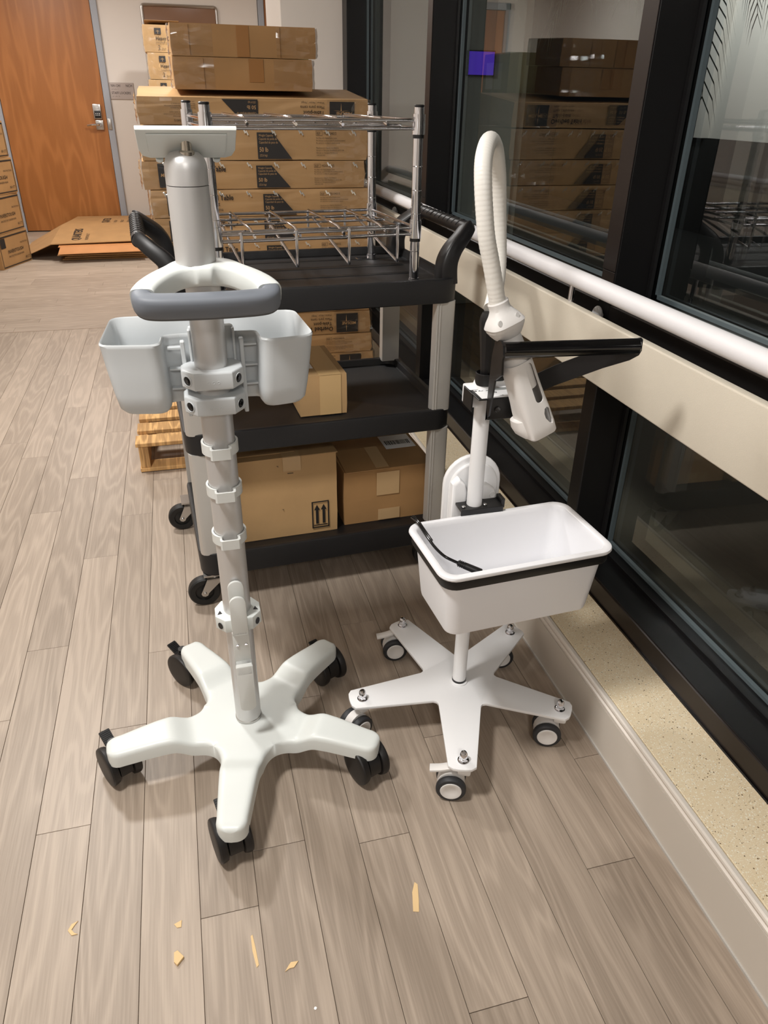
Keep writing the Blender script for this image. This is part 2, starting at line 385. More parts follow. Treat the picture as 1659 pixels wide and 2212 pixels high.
# door_1 : wooden door with keypad lock
def door(n, x0, x1, lock):
    d = thing('door_%d' % n, 'wide orange veneer door with a keypad lock in the back wall' if lock else 'orange veneer door edge and grey frame behind the white pillar', 'door', (0, 0, 0))
    d['kind'] = 'structure'
    obj('door_frame', B().box(x0 - .065, x0, 9.965, 10.12, 0, 2.47, .004, 1).box(x1, x1 + .07, 9.965, 10.12, 0, 2.47, .004, 1).box(x0 - .065, x1 + .07, 9.965, 10.12, 2.40, 2.47, .004, 1), GREYF, d)
    obj('door_leaf', B().box(x0 + .004, x1 - .004, 9.985, 10.03, .012, 2.396, .002, 1), DOORW, d)
    obj('door_gap', B().box(x0 - .0, x0 + .004, 10.0, 10.03, 0, 2.4).box(x1 - .004, x1, 10.0, 10.03, 0, 2.4).box(x0, x1, 10.0, 10.03, 0, .012), BLK, d)
    obj('hinge', B().cyl((x0 - .006, 9.975, .22), (x0 - .006, 9.975, .34), .009), STEEL, d)
    if lock:
        lk = obj('keypad_lock', B().box(-.803, -.715, 9.955, 9.985, 1.195, 1.346, .008).box(-.795, -.71, 9.965, 9.985, 1.085, 1.185, .006), STEEL, d)
        obj('keypad', B().box(-.79, -.722, 9.950, 9.957, 1.205, 1.28, .003), BLK, lk)
        kb = B()
        for i in range(3):
            for j in range(2): kb.cyl((-.775 + .019 * i, 9.951, 1.235 + .016 * j), (-.775 + .019 * i, 9.947, 1.235 + .016 * j), .0045, seg=8)
        obj('buttons', kb, LABEL, lk)
        obj('lock_cylinder', B().cyl((-.752, 9.957, 1.315), (-.752, 9.947, 1.315), .019, bev=.002), ALU, lk)
        obj('lever_handle', B().cyl((-.75, 9.965, 1.14), (-.75, 9.925, 1.14), .022, bev=.004).tube(spline([(-.75, 9.925, 1.14), (-.78, 9.915, 1.14), (-.83, 9.915, 1.138), (-.885, 9.925, 1.128)]), .011), CHROME, d)
        obj('strike_plate', B().box(x1 + .005, x1 + .045, 9.955, 9.966, 1.09, 1.2, .003), STEEL, d)
    return d
door(1, -1.755, -.667, True)
door(2, 1.19, 2.29, False)
# room sign
sg = tag(obj('room_sign', B().box(-.59, -.328, 9.988, 9.999, 1.395, 1.56, .002, 1), SIGN), 'taupe room sign for staff lockers beside the orange door', 'sign')
for tx_, sz, x_, z_, k_ in (('NH-1241', .036, -.572, 1.518, .78), ('NCH', .036, -.412, 1.518, .9), ('STAFF LOCKERS', .034, -.572, 1.447, .84)):
    obj('lettering', B().text(tx_, sz, front(x_, 9.987, z_), sx=k_, bold=.01), SIGNT, sg)
for z, n in ((1.493, 6), (1.422, 7)):
    br = B()
    for i in range(n): br.ball((-.565 + .012 * i + (.006 if i % 3 == 2 else 0), 9.987, z + .004 * (i % 2)), .0025, seg=6)
    obj('braille', br, SIGNT, sg)
# framed board
bd = thing('framed_board', 'wide glossy board painted with a brown reflection, in a rounded silver frame on the back wall', 'board', (0, 9.999, 1.8))
obj('board_frame', B().tube([(x, -.012, z) for x, z in rrect(.80, .9, .03, 4, .265, .05)], .017, 8, True), STEEL, bd)
obj('board_panel', B().box(-.13, .66, -.012, -.002, -.39, .49), mat('brown_reflection', (128, 92, 66), .12), bd)  # brown reflection put into the panel's base colour
# purple display on the outer wall, beyond the glass
tv = thing('outdoor_display', 'small purple lit display on the outer wall, seen through the window glass', 'screen', (2.18, 5.679, 1.674))
obj('display_case', B().box(-.102, .102, -.03, 0, -.078, .078, .003, 1), BLK, tv)
obj('display_image', B().box(-.094, .094, -.032, -.029, -.070, .070), emit('screen_glow', (84, 50, 190), .6), tv)
# ceiling troffers
for i, (lx, ly, sx, sy, p) in enumerate(LAMPS):
    t = thing('ceiling_light', ['square ceiling light above the grey wheeled stand', 'unseen square ceiling light behind the viewer, enlarged as added fill', 'square ceiling light over the cardboard stack', 'square ceiling light near the orange door', 'small ceiling light near the white pillar'][i], 'ceiling light', (lx, ly, 2.8))
    obj('frame', B().box(-sx / 2 - .03, sx / 2 + .03, -sy / 2 - .03, -sy / 2, -.03, 0).box(-sx / 2 - .03, sx / 2 + .03, sy / 2, sy / 2 + .03, -.03, 0).box(-sx / 2 - .03, -sx / 2, -sy / 2, sy / 2, -.03, 0).box(sx / 2, sx / 2 + .03, -sy / 2, sy / 2, -.03, 0), LABEL, t)
    obj('diffuser', B().box(-sx / 2, sx / 2, -sy / 2, sy / 2, -.018, -.008), emit('lamp_diffuser', (255, 240, 222), 6), t)
# left wall handrail and bumper (seen in the glass)
lr = thing('wall_handrail', 'white handrail with bumper board along the left wall', 'handrail', (-2.4, 2.5, 0))
obj('rail', B().cyl((.07, -5, .9), (.07, 4.6, .9), .022), RAILW, lr)
obj('bumper_board', B().box(0.001, .03, -5, 4.6, .62, .80, .008), PANEL, lr)
for yy in (-4, -2, 0, 2, 4): obj('bracket', B().box(.0, .07, yy - .01, yy + .01, .885, .9), STEEL, lr)

OX, OY0, OY1, OY2 = 7.0, 5.0, 11.3, 9.55   # courtyard wall: plane, extent, pilaster

# ------------------------------------------------------------------ window wall on the right
F, G, ZS = 1.07, 1.18, .165
Y0, Y1 = -3.9, 5.1
struct('baseboard_right', B().box(.889, .93, Y0, Y1, .004, .133), BASEB)
struct('trim_2', B().box(.885, .8895, Y0, Y1, 0, .006), mat('edge_joint', (190, 186, 180), .4))
def prof(pts, y0, y1):
    return B().loft([[(x, y0, z) for x, z in pts], [(x, y1, z) for x, z in pts]])
struct('trim_3', prof([(.89, .134), (.8885, .137), (.8885, .143), (.893, .146), (.893, .151), (.889, .154), (.8875, .158), (.8885, .163), (.892, .166), (.900, .166), (.903, .163), (.903, .134)], Y0, Y1), LEDGE, 20)
struct('wall_right', B().box(.93, 1.30, Y0, Y1, 0, .13).box(F, 1.30, Y0, Y1, 2.68, 2.8), WALL)
struct('trim_4', B().box(.9045, F + .004, Y0, Y1, .14, ZS, .0012, 1), SILL)
wf = thing('window_frame', 'black and bronze metal window frame with mullions along the right wall', 'window frame', (0, 0, 0)); wf['kind'] = 'structure'
obj('bottom_rail', prof([(F, ZS), (F, .224), (F + .003, .226), (G + .04, .226), (G + .04, ZS)], Y0, Y1), BRONZE, wf, ang=20)
obj('glazing_bead', prof([(F + .004, .226), (F + .005, .229), (G - .022, .232), (G - .022, .244), (G + .04, .244), (G + .04, .226)], Y0, Y1), BLACKF, wf, ang=20)
obj('sealant_bead', B().cyl((F - .002, Y0, ZS), (F - .002, Y1, ZS), .004, seg=6), BLKG, wf)
obj('top_rail', B().box(F, G + .04, Y0, Y1, 2.60, 2.68), BLACKF, wf)
tz0, tz1 = .895, .987
obj('transom', B().box(F, G + .04, Y0, Y1, tz0, tz1, .003, 1), BRONZE, wf)
MY = [-3.09, -1.47, .14, 1.749, 3.366]
for y in MY:
    mu = obj('mullion', B().box(F - .001, G + .04, y - .031, y + .031, ZS, 2.68, .003, 1), BLACKF, wf)
    obj('cover_cap', B().box(F - .004, F - .001, y - .031, y + .031, 1.07, 2.66, .001, 1).box(F - .003, F - .001, y - .030, y + .030, 1.0, 1.068, .001, 1), BRONZE, mu)
    obj('screw', B().cyl((F - .001, y, 1.03), (F - .005, y, 1.03), .005, seg=10), BLKG, mu)
    obj('gasket', B().box(G - .012, G - .002, y - .043, y - .031, .244, 2.6).box(G - .012, G - .002, y + .031, y + .043, .244, 2.6), BLK, mu)
obj('end_jamb', B().box(F, G + .04, 4.98, 5.1, ZS, 2.68, .003, 1), BLACKF, wf)
edges = [-3.9] + MY + [5.01]
wi = 0
for i in range(len(edges) - 1):
    a = edges[i] + (.031 if i else 0); b2 = edges[i + 1] - .031
    for z0, z1 in ((.232, tz0), (tz1, 2.6)):
        wi += 1
        wn = thing('window_%d' % wi, 'dark double glazed window pane %s the bumper rail' % ('below' if z0 < .5 else 'above'), 'window', (G, (a + b2) / 2, z0)); wn['kind'] = 'structure'
        hl = (b2 - a) / 2; hz = z1 - z0
        obj('pane', B().box(0, .024, -hl, hl, 0, hz), GLASS, wn, weld=0)
        sp = B(); e = .016; t_ = .010
        sp.box(.006, .018, -hl + e, hl - e, e, e + t_).box(.006, .018, -hl + e, hl - e, hz - e - t_, hz - e)
        sp.box(.006, .018, -hl + e, -hl + e + t_, e, hz - e).box(.006, .018, hl - e - t_, hl - e, e, hz - e)
        obj('spacer_bar', sp, SPACER, wn)
# guard rail and bumper panel in front of the glass
gr = thing('handrail', 'white round handrail with cream bumper panel along the windows', 'handrail', (.98, .55, 0))
obj('rail', B().cyl((.01, Y0 - .5, 1.048), (.01, Y1 - .56, 1.048), .0225, seg=24), RAILW, gr)
obj('bumper_panel', B().box(-.008, .016, Y0 - .5, Y1 - .56, .826, .984, .0045, 3), PANEL, gr)
obj('mounting_rail', B().box(.016, .0895, Y0 - .5, Y1 - .56, .905, .945), BLACKF, gr)
for y in (-1.45, .16, 1.79, 3.23, 4.4):
    obj('post', B().cyl((.012, y - .55, .93), (.012, y - .55, 1.03), .0075).lathe([(.0075, .0), (.010, .002), (.010, .02), (.0085, .022)], (.012, y - .55, .955), seg=16), CHROME, gr)
# cam handles on the transom
for y in (1.752, 3.80):
    kn = thing('window_catch', 'white round window catch behind the bumper panel near the trolley' if y < 2 else 'white round window catch behind the black cart handle', 'window catch', (F - .001, y, .952), 0)
    obj('catch_knob', B().ball((-.014, 0, 0), .013, .019, .026, 16).cyl((0, 0, 0), (-.012, 0, 0), .008), WHITEB, kn)
# outside: lit courtyard wall, ground and palms
struct('wall_outside', B().box(OX, OX + .2, OY0, OY1, 1.05, 5.5).box(OX - .12, OX, OY2, OY2 + .35, 1.05, 5.5), WALL)
struct('trim_6', B().box(OX - .05, OX + .3, -4, 14, -.12, 1.05), SOIL)
area('courtyard_lamp', OX - 1.5, (OY0 + OY1) / 2, 3.4, .6, 2.5, 60, (1.0, .98, .95)).rotation_euler = (0, math.radians(-80), 0)

struct('trim_5', B().box(G + .04, 14, -4, 12, -.2, -.12), SOIL)
def palm(x, y, h, label, n, seed):
    rr = random.Random(seed)
    p = thing('palm', label, 'palm tree', (x, y, -.12))
    obj('trunk', B().tube([(0, 0, 0), (.03, .02, h * .5), (0, .05, h)], [.10, .085, .07], 12), TRUNK, p)
    for k in range(n):
        fb = B(); az = 2 * PI * k / n + rr.uniform(-.2, .2); el = rr.uniform(.1, .8); Lf = rr.uniform(1.2, 1.7)
        pts = []
        for i in range(15):
            t = i / 14; d = Lf * t
            pts.append(Vector((math.cos(az) * d * math.cos(el) * (1 - .2 * t), math.sin(az) * d * math.cos(el) * (1 - .2 * t), h + d * math.sin(el) - 1.15 * Lf * t * t)))
        fb.tube(pts, [.012 * (1 - .8 * i / 14) for i in range(15)], 5)
        side = Vector((-math.sin(az), math.cos(az), 0))
        for i in range(2, 15):
            for u in (0, .5):
                if i == 14 and u: continue
                q = pts[i].lerp(pts[min(14, i + 1)], u); tdir = (pts[min(14, i + 1)] - pts[i - 1]).normalized()
                for s in (-1, 1):
                    ll = .42 * math.sin(PI * (.15 + .8 * i / 15)) + .08
                    e1 = q + (side * s * .6 + tdir * .6).normalized() * ll * .5 + Vector((0, 0, -.05)); e2 = q + (side * s * .55 + tdir * .8).normalized() * ll + Vector((0, 0, -.30 * ll - .05))
                    wv = tdir * .011
                    fb.quad(q - wv, q + wv, e1 + wv, e1 - wv); fb.poly((e1 - wv, e1 + wv, e2))
        obj('frond', fb, LEAF, p)
palm(4.75, 7.55, 3.3, 'palm with drooping fronds outside beyond the middle window', 11, 3)
palm(3.6, 2.3, 3.2, 'palm with a bare trunk outside beyond the nearest window', 9, 5)

# ------------------------------------------------------------------ grey wheeled pole stand (left)
SX, SY = .030, 1.367
st = thing('pole_stand', 'tall grey wheeled pole stand with side bins, loop handle and five legged base', 'stand', (SX, SY, 0))
A0 = 42
def zprof(s):
    def sm(a, b_, t): t = max(0, min(1, (t - a) / (b_ - a))); return t * t * (3 - 2 * t)
    return .111 + .022 * sm(.135, .190, s) - .012 * sm(.20, .33, s)
def halfw(s):
    w0 = s * math.tan(math.radians(36))
    SN = .098
    if s < SN: return w0
    wn = SN * math.tan(math.radians(36)); wa = .0475 - .0135 * max(0, min(1, (s - .15) / .15))
    sc = SN + (wn - .0475) / 1.376; se = sc + .045
    if s < se:   # fillet between neighbouring arms
        t = ((SN - sc) + math.sqrt(max(0, (sc - SN) ** 2 + (se - 2 * sc + SN) * (s - SN)))) / (se - 2 * sc + SN)
        wv = (1 - t) ** 2 * wn + 2 * t * (1 - t) * .0475 + t * t * .0475
        wv = min(wv, wa + max(0, wv - .0475))
    else: wv = wa
    if s > .300:
        q = min(1, (s - .300) / .036); wv = min(wv, wa) * max(0.0, 1 - q ** 2.5) ** (1 / 2.5) + (.0005 if s < .3355 else 0)
    return wv
base = B()
SS = [0.0, .03, .06, .085, .098, .100, .103, .107, .111, .116, .122, .129, .136, .143, .15, .158, .166, .174, .182, .19, .20, .22, .25, .28, .30, .312, .320, .326, .330, .333, .335, .336]
for k in range(5):
    a = math.radians(A0 + 72 * k); dx = Vector((math.cos(a), math.sin(a), 0)); dy = Vector((-math.sin(a), math.cos(a), 0))
    rings = []
    for s in SS:
        wv = halfw(s); zt = zprof(s); rb = max(0, min(1, (s - .098) / .012)); rad = .012
        ring = []
        tops = [-1, -.97, -.92, -.85, -.75, -.6, -.4, -.2, 0, .2, .4, .6, .75, .85, .92, .97, 1]
        endf = 0
        if s > .322: endf = (1 - math.sqrt(max(0, 1 - ((s - .322) / .0142) ** 2))) * .012
        for u in tops:
            e = wv * (1 - abs(u)); dz = 0
            if e < rad: q = 1 - e / rad; dz = (1 - math.sqrt(max(0, 1 - q * q))) * rad * rb
            ring.append(dx * s + dy * (u * wv) + Vector((0, 0, zt - max(dz, endf))))
        zb_ = zt - .040
        rings.append((s, ring, dx * s + dy * wv + Vector((0, 0, zb_)), dx * s - dy * wv + Vector((0, 0, zb_))))
    base.loft([r_[1] for r_ in rings], cap0=False, cap1=False, closed=False)
    outer = [r_ for r_ in rings if r_[0] >= .098]
    base.loft([[r_[1][-1], r_[2]] for r_ in outer], False, False, closed=False)
    base.loft([[r_[1][0], r_[3]] for r_ in outer], False, False, closed=False)
    base.loft([[r_[2], r_[3]] for r_ in rings], False, False, closed=False)
obj('base', base, WHITEA, st, ang=50, weld=.0004)
def caster_a(x, y, yaw):
    """black twin wheel caster: hood with brake pedal and two wheels; rolls along local Y"""
    m = Matrix.Translation((x, y, 0)) @ Matrix.Rotation(yaw, 4, 'Z')
    hood = B().cyl((0, .006, .055), (0, .006, .098), .012)
    arc = [(.042 * math.cos(t), .050 + .045 * math.sin(t)) for t in [math.radians(d) for d in range(-25, 206, 15)]]
    hood.loft([[(sx, -.014 + yv, zv) for yv, zv in arc] for sx in (-.015, .015)])
    hood.xf(m)
    h = obj('caster', hood, BLK, st)
    for sx in (-1, 1):
        wl = B().lathe([(.0, 0), (.020, 0), (.022, .0015), (.043, .0015), (.0465, .003), (.0485, .009), (.049, .017), (.047, .0205), (.044, .0218), (.030, .0226), (.0, .0230)], (sx * .016, -.014, .0492), (sx, 0, 0), 32)
        wl.xf(m); obj('wheel', wl, WHEELK, h, ang=30)
    tilt = Matrix.Translation((0, .040, .082)) @ Matrix.Rotation(.45, 4, 'X')
    pd = B().box(-.013, .013, -.026, .020, -.003, .003, .001, 1, m=tilt)
    for i in range(6): pd.box(-.013, .013, -.010 + i * .0047, -.0078 + i * .0047, .003, .0042, m=tilt)
    pd.xf(m); obj('brake_pedal', pd, BLK, h)
for k, (cx, cy, yw) in enumerate(((.258, 1.584, 24), (-.122, 1.676, 38), (-.292, 1.368, 28), (-.044, 1.096, 14), (.290, 1.226, 20))):
    caster_a(cx - SX, cy - SY, math.radians(yw))
PR = .0305
obj('lower_column', B().cyl((0, 0, .111), (0, 0, 1.18), PR, seg=40), ALU, st)
obj('column_foot', B().lathe([(PR, .0), (PR + .0012, .001), (PR + .0012, .007), (PR, .008)], (0, 0, .111), seg=40, loop=True), STEEL, st)
up = obj('upper_column', B().cyl((0, 0, 1.185), (0, 0, 1.321), .0345, seg=40), ALU, st)
obj('column_cap', B().lathe([(.0345, 1.3222), (.0345, 1.345), (.0335, 1.354), (.030, 1.363), (.023, 1.3695), (.012, 1.3725), (0, 1.373)], seg=40), ALU, st, ang=60)
obj('swivel_stem', B().lathe([(.0, 1.362), (.0125, 1.364), (.0125, 1.371), (.0105, 1.3735), (.0085, 1.3735), (.0085, 1.3925), (0, 1.3925)], (0.004, -.014, 0), seg=20), mat('nickel', (196, 188, 176), .25, 1.0), st)
# tilted tray on top (tilts away, underside faces the viewer)
tm = Matrix.Translation((.006, -.036, 1.4045)) @ Matrix.Rotation(math.radians(-33), 4, 'X')
tp = [(-.077, -.004), (.077, -.004), (.0765, .055), (.071, .072), (.060, .078), (-.060, .078), (-.071, .072), (-.0765, .055)]
tr = obj('tray', B().prism(tp, -.004, .004, .002, m=tm), WHITEA, st)
tb = B()
for x in (-.046, .046): tb.cyl(tm @ Vector((x, .079, -.002)), tm @ Vector((x, .084, -.004)), .006)
tb.prism([(x * .8, .008 + y * .82) for x, y in tp], -.007, -.004, .0015, m=tm)
obj('tray_ribs', tb, WHITEA, tr)
# loop handle
hz = 1.168
def hz_at(y): return 1.182 + y * .22
arm_half = [(0, .0), (.028, -.004), (.052, -.020), (.074, -.042), (.091, -.066), (.100, -.086), (.102, -.096)]
arm_pts = [(-x, y) for x, y in arm_half[::-1]] + arm_half[1:]
hp = spline([(x, y, hz_at(y)) for x, y in arm_pts], 6)
def band(pts, wf_, hv, e=.5, n=20):
    rings = []
    for i_, p in enumerate(pts):
        tg = (pts[min(len(pts) - 1, i_ + 1)] - pts[max(0, i_ - 1)]).normalized()
        lat = Vector((0, 0, 1)).cross(tg).normalized(); upv = tg.cross(lat)
        wv = wf_(p)
        rings.append([p + lat * (wv * math.copysign(abs(math.cos(t)) ** e, math.cos(t))) + upv * (hv * math.copysign(abs(math.sin(t)) ** e, math.sin(t))) for t in [2 * PI * k_ / n for k_ in range(n)]])
    return B().loft(rings)
hd = obj('handle', band(hp, lambda p: .0205 + .0215 * math.exp(-(p.x / .042) ** 4), .0195), WHITEA, st, ang=50)
gp = spline([(x, y, hz_at(y)) for x, y in ((-.1025, -.084), (-.103, -.100), (-.098, -.113), (-.080, -.119), (-.045, -.1215), (0, -.1225), (.045, -.1215), (.080, -.119), (.098, -.113), (.103, -.100), (.1025, -.084))], 6)
gr_ = obj('grip', B().tube(gp, .0190, 20, sq=(1.0, .92, .62)), GRIP, hd, ang=60)
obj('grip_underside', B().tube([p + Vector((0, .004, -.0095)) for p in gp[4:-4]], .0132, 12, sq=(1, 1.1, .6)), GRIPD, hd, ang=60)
# bins
ZR, ZB = 1.062, .914
def bin_ring(z, inset, t):
    # plan outline (relative to the pole), clockwise, taper toward the bottom
    k = 1 - (ZR - z) / (ZR - ZB) * .09
    def R(x, y): return Vector((x * k, y, z))
    i = inset
    raw = [(-.194, .000), (-.182, .185), (.184, .176), (.196, -.006), (.094, -.022), (.090, .040), (.016, .046), (-.052, .046), (-.082, .042), (-.086, -.018)]
    rads = [.028, .028, .028, .03, .024, .014, .01, .01, .014, .024]
    # offset inward
    n = len(raw); cen = []
    out = []
    for a in range(n):
        p0 = Vector(raw[a - 1]); p1 = Vector(raw[a]); p2 = Vector(raw[(a + 1) % n])
        d1 = (p1 - p0).normalized(); d2 = (p2 - p1).normalized()
        n1 = Vector((d1.y, -d1.x)); n2 = Vector((d2.y, -d2.x))   # outline runs clockwise: inside is to the right
        bis = (n1 + n2); q = p1 + bis * (i / max(.3, bis.dot(n1)))
        cen.append((q, d1, d2, max(.004, rads[a])))
    for q, d1, d2, rr in cen:
        turn = d1.angle(d2); tl = min(rr, .03) * math.tan(turn / 2)
        a_, b_ = q - d1 * tl, q + d2 * tl
        for kk in range(6):
            t = kk / 5
            out.append(R(*((1 - t) ** 2 * a_ + 2 * t * (1 - t) * q + t * t * b_)))
    return out
bw = [bin_ring(ZR - .006, .0, 0)]
bb = B()
rings = [bin_ring(ZB + .012, .010, 0), bin_ring(ZB + .022, .003, 0), bin_ring(ZB + .05, .001, 0), bin_ring(ZR - .05, 0, 0), bin_ring(ZR - .008, 0, 0), bin_ring(ZR - .003, -.0008, 0), bin_ring(ZR, .0012, 0), bin_ring(ZR - .003, .0036, 0), bin_ring(ZR - .05, .0040, 0), bin_ring(ZB + .05, .006, 0), bin_ring(ZB + .022, .010, 0)]
bb.loft(rings, cap0=True, cap1=True)
bins = obj('side_bins', bb, GREYA, st, ang=50)
# mounting bracket behind the pole, with ribs
bk = B()
for sx in (-1, 1):
    bk.box(sx * .054 - .004 + .006, sx * .054 + .004 + .006, .020, .034, .906, 1.054, .0015, 1)
    bk.box(sx * .040 - .0025 + .006, sx * .040 + .0025 + .006, .022, .036, .930, 1.074, .0015, 1)
    for z in (.962, 1.0, 1.040):
        bk.box(min(sx * .052, sx * .082) + .006, max(sx * .052, sx * .082) + .006, .026, .040, z - .0016, z + .0016)
bk.box(-.036, .048, .031, .046, .905, 1.078, .006)
obj('bin_bracket', bk, GREYA, st)
# two hexagonal clamps
for z0 in (.930, .980):
    hexp = [(-.0345, -.048), (.0345, -.048), (.056, -.020), (.056, .010), (.040, .034), (-.040, .034), (-.056, .010), (-.056, -.020)]
    cl = obj('pole_clamp', B().prism([(x, y) for x, y in hexp], z0, z0 + .034, .004, 3), GREYA, st)
    for sx in (-1, 1):
        cpos = Vector((sx * .0455, -.034, z0 + .017)); nrm = Vector((sx * .793, -.609, 0))
        q = nrm.to_track_quat('Z', 'Y').to_matrix()
        def circ(r, h): return [cpos + nrm * h + q @ Vector((r * math.cos(t), r * .9 * math.sin(t), 0)) for t in [2 * PI * i / 20 for i in range(20)]]
        obj('socket_rim', B().loft([circ(.0112, .0003), circ(.0108, .0016), circ(.0098, .0018), circ(.0092, .0003)], loop=True), GREYA, cl)
        so = obj('screw_socket', B().loft([circ(.0095, .0004), circ(.0095, .0007)]), BLK, cl)
        obj('screw', B().cyl(cpos + nrm * .0007, cpos + nrm * .0026, .0048, seg=12, bev=.0008), BLKG, so)
    mk = B()
    for i in range(3): mk.lathe([(.0018, 0), (.0024, .0004), (.003, 0)], (-.009 + .009 * i, -.0480, z0 + .015), (0, -1, 0), 10, loop=True)
    obj('moulded_mark', mk, GREYA, cl)
# three cable clips
for z in (.838, .744, .632):
    pts = []
    r1, th = PR + .0012, .0042
    inner = []
    for d in range(-62, 243, 8): inner.append((r1 * math.cos(math.radians(d)), r1 * math.sin(math.radians(d))))
    loopi = inner + [(-.0165, -.0315), (-.0165, -.040), (-.013, -.0435), (.013, -.0435), (.0165, -.040), (.0165, -.0315)]
    def off(p, t):
        x, y = p
        if y < -.0300 and abs(x) < .018: return (x + math.copysign(t, x), y - (t if y < -.039 else 0))
        l_ = math.hypot(x, y); return (x * (l_ + t) / l_, y * (l_ + t) / l_)
    outer = [off(p, th) for p in loopi]
    cb_ = B().loft([[(x, y, z) for x, y in loopi], [(x, y, z) for x, y in outer], [(x, y, z + .022) for x, y in outer], [(x, y, z + .022) for x, y in loopi]], loop=True)
    obj('cable_clip', cb_, CLIPG, st, ang=40)
# lower clamp with cord wrap
lc = obj('cord_clamp', B().prism([(-.030, -.044), (.030, -.044), (.050, -.022), (.050, .010), (.034, .034), (-.034, .034), (-.050, .010), (-.050, -.022)], .413, .447, .003, 2), WHITEA, st)
for sx in (-1, 1):
    obj('arrow_mark', B().prism([(sx * .034, -.016), (sx * .045, -.018), (sx * .039, -.004)], .4470, .4475), INK, lc)
    cpos = Vector((sx * .0405, -.0335, .428)); nrm = Vector((sx * .74, -.67, 0)); q = nrm.to_track_quat('Z', 'Y').to_matrix()
    obj('screw_socket', B().loft([[cpos + nrm * h_ + q @ Vector((.007 * math.cos(t), .0085 * math.sin(t), 0)) for t in [2 * PI * i / 16 for i in range(16)]] for h_ in (.0004, .0009)]), BLK, lc)
def tongue(w_, z0, z1, top):
    h_ = z1 - z0; pts = [(-w_, z0 if top else z0 + w_ * .6), (w_, z0 if top else z0 + w_ * .6)]
    if top: return [(-w_, z0), (w_, z0)] + [(w_ * math.cos(t), z1 - w_ + w_ * math.sin(t)) for t in [PI * i / 10 for i in range(11)]]
    return [(w_ * math.cos(t), z0 + w_ * .7 - w_ * .7 * math.sin(t)) for t in [PI * i / 10 for i in range(11)]][::1] + [(-w_, z1), (w_, z1)]
vm = Matrix(((1, 0, 0, 0), (0, 0, -1, 0), (0, 1, 0, 0), (0, 0, 0, 1)))
def vplate(bld, pts, y0, y1, bev=.0015): return bld.prism(pts, -y1, -y0, bev, m=vm)
cw = B()
vplate(cw, tongue(.017, .44, .545, True), -.040, -.033)
vplate(cw, tongue(.0175, .42, .522, True), -.066, -.059)
cw.box(-.0175, .0175, -.066, -.033, .418, .428, .0015, 1)
vplate(cw, [(-.0185, .33), (.0185, .33), (.0185, .421), (-.0185, .421)], -.058, -.052)
cw.box(-.0185, .0185, -.056, -.030, .334, .345, .0015, 1)
cw.box(-.0185, .0185, -.072, -.030, .318, .340, .003, 2)
vplate(cw, tongue(.0185, .205, .338, False), -.080, -.072)
cw.box(-.0185, .0185, -.080, -.030, .314, .340, .003, 2)
vplate(cw, tongue(.0165, .215, .33, False), -.040, -.030)
obj('cord_wrap', cw, CLIPG, lc, ang=40)
for x in (-.0095, .0095): obj('screw', B().cyl((x, -.058, .386), (x, -.0600, .386), .0036, seg=12, bev=.0006).box(x - .0022, x + .0022, -.0606, -.0598, .3855, .3865).box(x - .0005, x + .0005, -.0606, -.0598, .3838, .3882), CHROME, lc)
# the column leans a touch
lean = Matrix.Translation((0, 0, .111)) @ Matrix.Rotation(-.0020, 4, 'Y') @ Matrix.Rotation(.0130, 4, 'X') @ Matrix.Translation((0, 0, -.111))
for o in st.children:
    if o.name.startswith(('base', 'caster', 'column_foot')): continue
    dx_ = -.007 if o.name.startswith(('upper', 'column_cap', 'swivel', 'tray')) else (.004 if o.name.startswith('handle') else 0)
    o.matrix_local = lean @ Matrix.Translation((dx_, 0, 0)) @ o.matrix_local

# ------------------------------------------------------------------ white trolley (right)
TX, TY = .581, 1.361
tv = thing('white_trolley', 'white five wheeled trolley with a tub, black push handle and pole', 'trolley', (TX, TY, 0))
star = []
RT, HWT = .292, .030
bolts = [(.795, 1.203), (.793, 1.515), (.5, 1.621), (.318, 1.357), (.5, 1.105)]
angs = [-36, 36, 108, 180, 252]
for a in angs:
    a = math.radians(a)
    def P(s, t): return (s * math.cos(a) - t * math.sin(a), s * math.sin(a) + t * math.cos(a))
    star += [P(.286, -.033), P(.294, -.022), P(.296, -.008), P(.296, .008), P(.294, .022), P(.286, .033)]
    an = a + math.radians(36); c0 = (.094 * math.cos(an), .094 * math.sin(an))
    def tow(s_, t_, f): q = P(s_, t_); return (c0[0] + (q[0] - c0[0]) * f, c0[1] + (q[1] - c0[1]) * f)
    a2 = a + math.radians(72)
    q2 = (.286 * math.cos(a2) + .033 * math.sin(a2), .286 * math.sin(a2) - .033 * math.cos(a2))
    e1 = tow(.286, .033, .06); e2 = (c0[0] + (q2[0] - c0[0]) * .06, c0[1] + (q2[1] - c0[1]) * .06)
    c1 = (c0[0] * .35 + (e1[0] + e2[0]) * .325, c0[1] * .35 + (e1[1] + e2[1]) * .325)
    star += [e1, c1, e2]
sb = obj('star_base', B().prism(star, .101, .1095, .0015, 2), WHITEB, tv)
obj('collar', B().lathe([(.0185, .1095), (.0225, .1095), (.0225, .113), (.0185, .115)], seg=28, loop=True), WHITEB, tv)
obj('rubber_ring', B().cyl((0, 0, .115), (0, 0, .121), .0182, seg=28), BLK, tv)
obj('pole', B().cyl((0, 0, .121), (0, 0, .935), .0175, seg=32), WHITEB, tv)
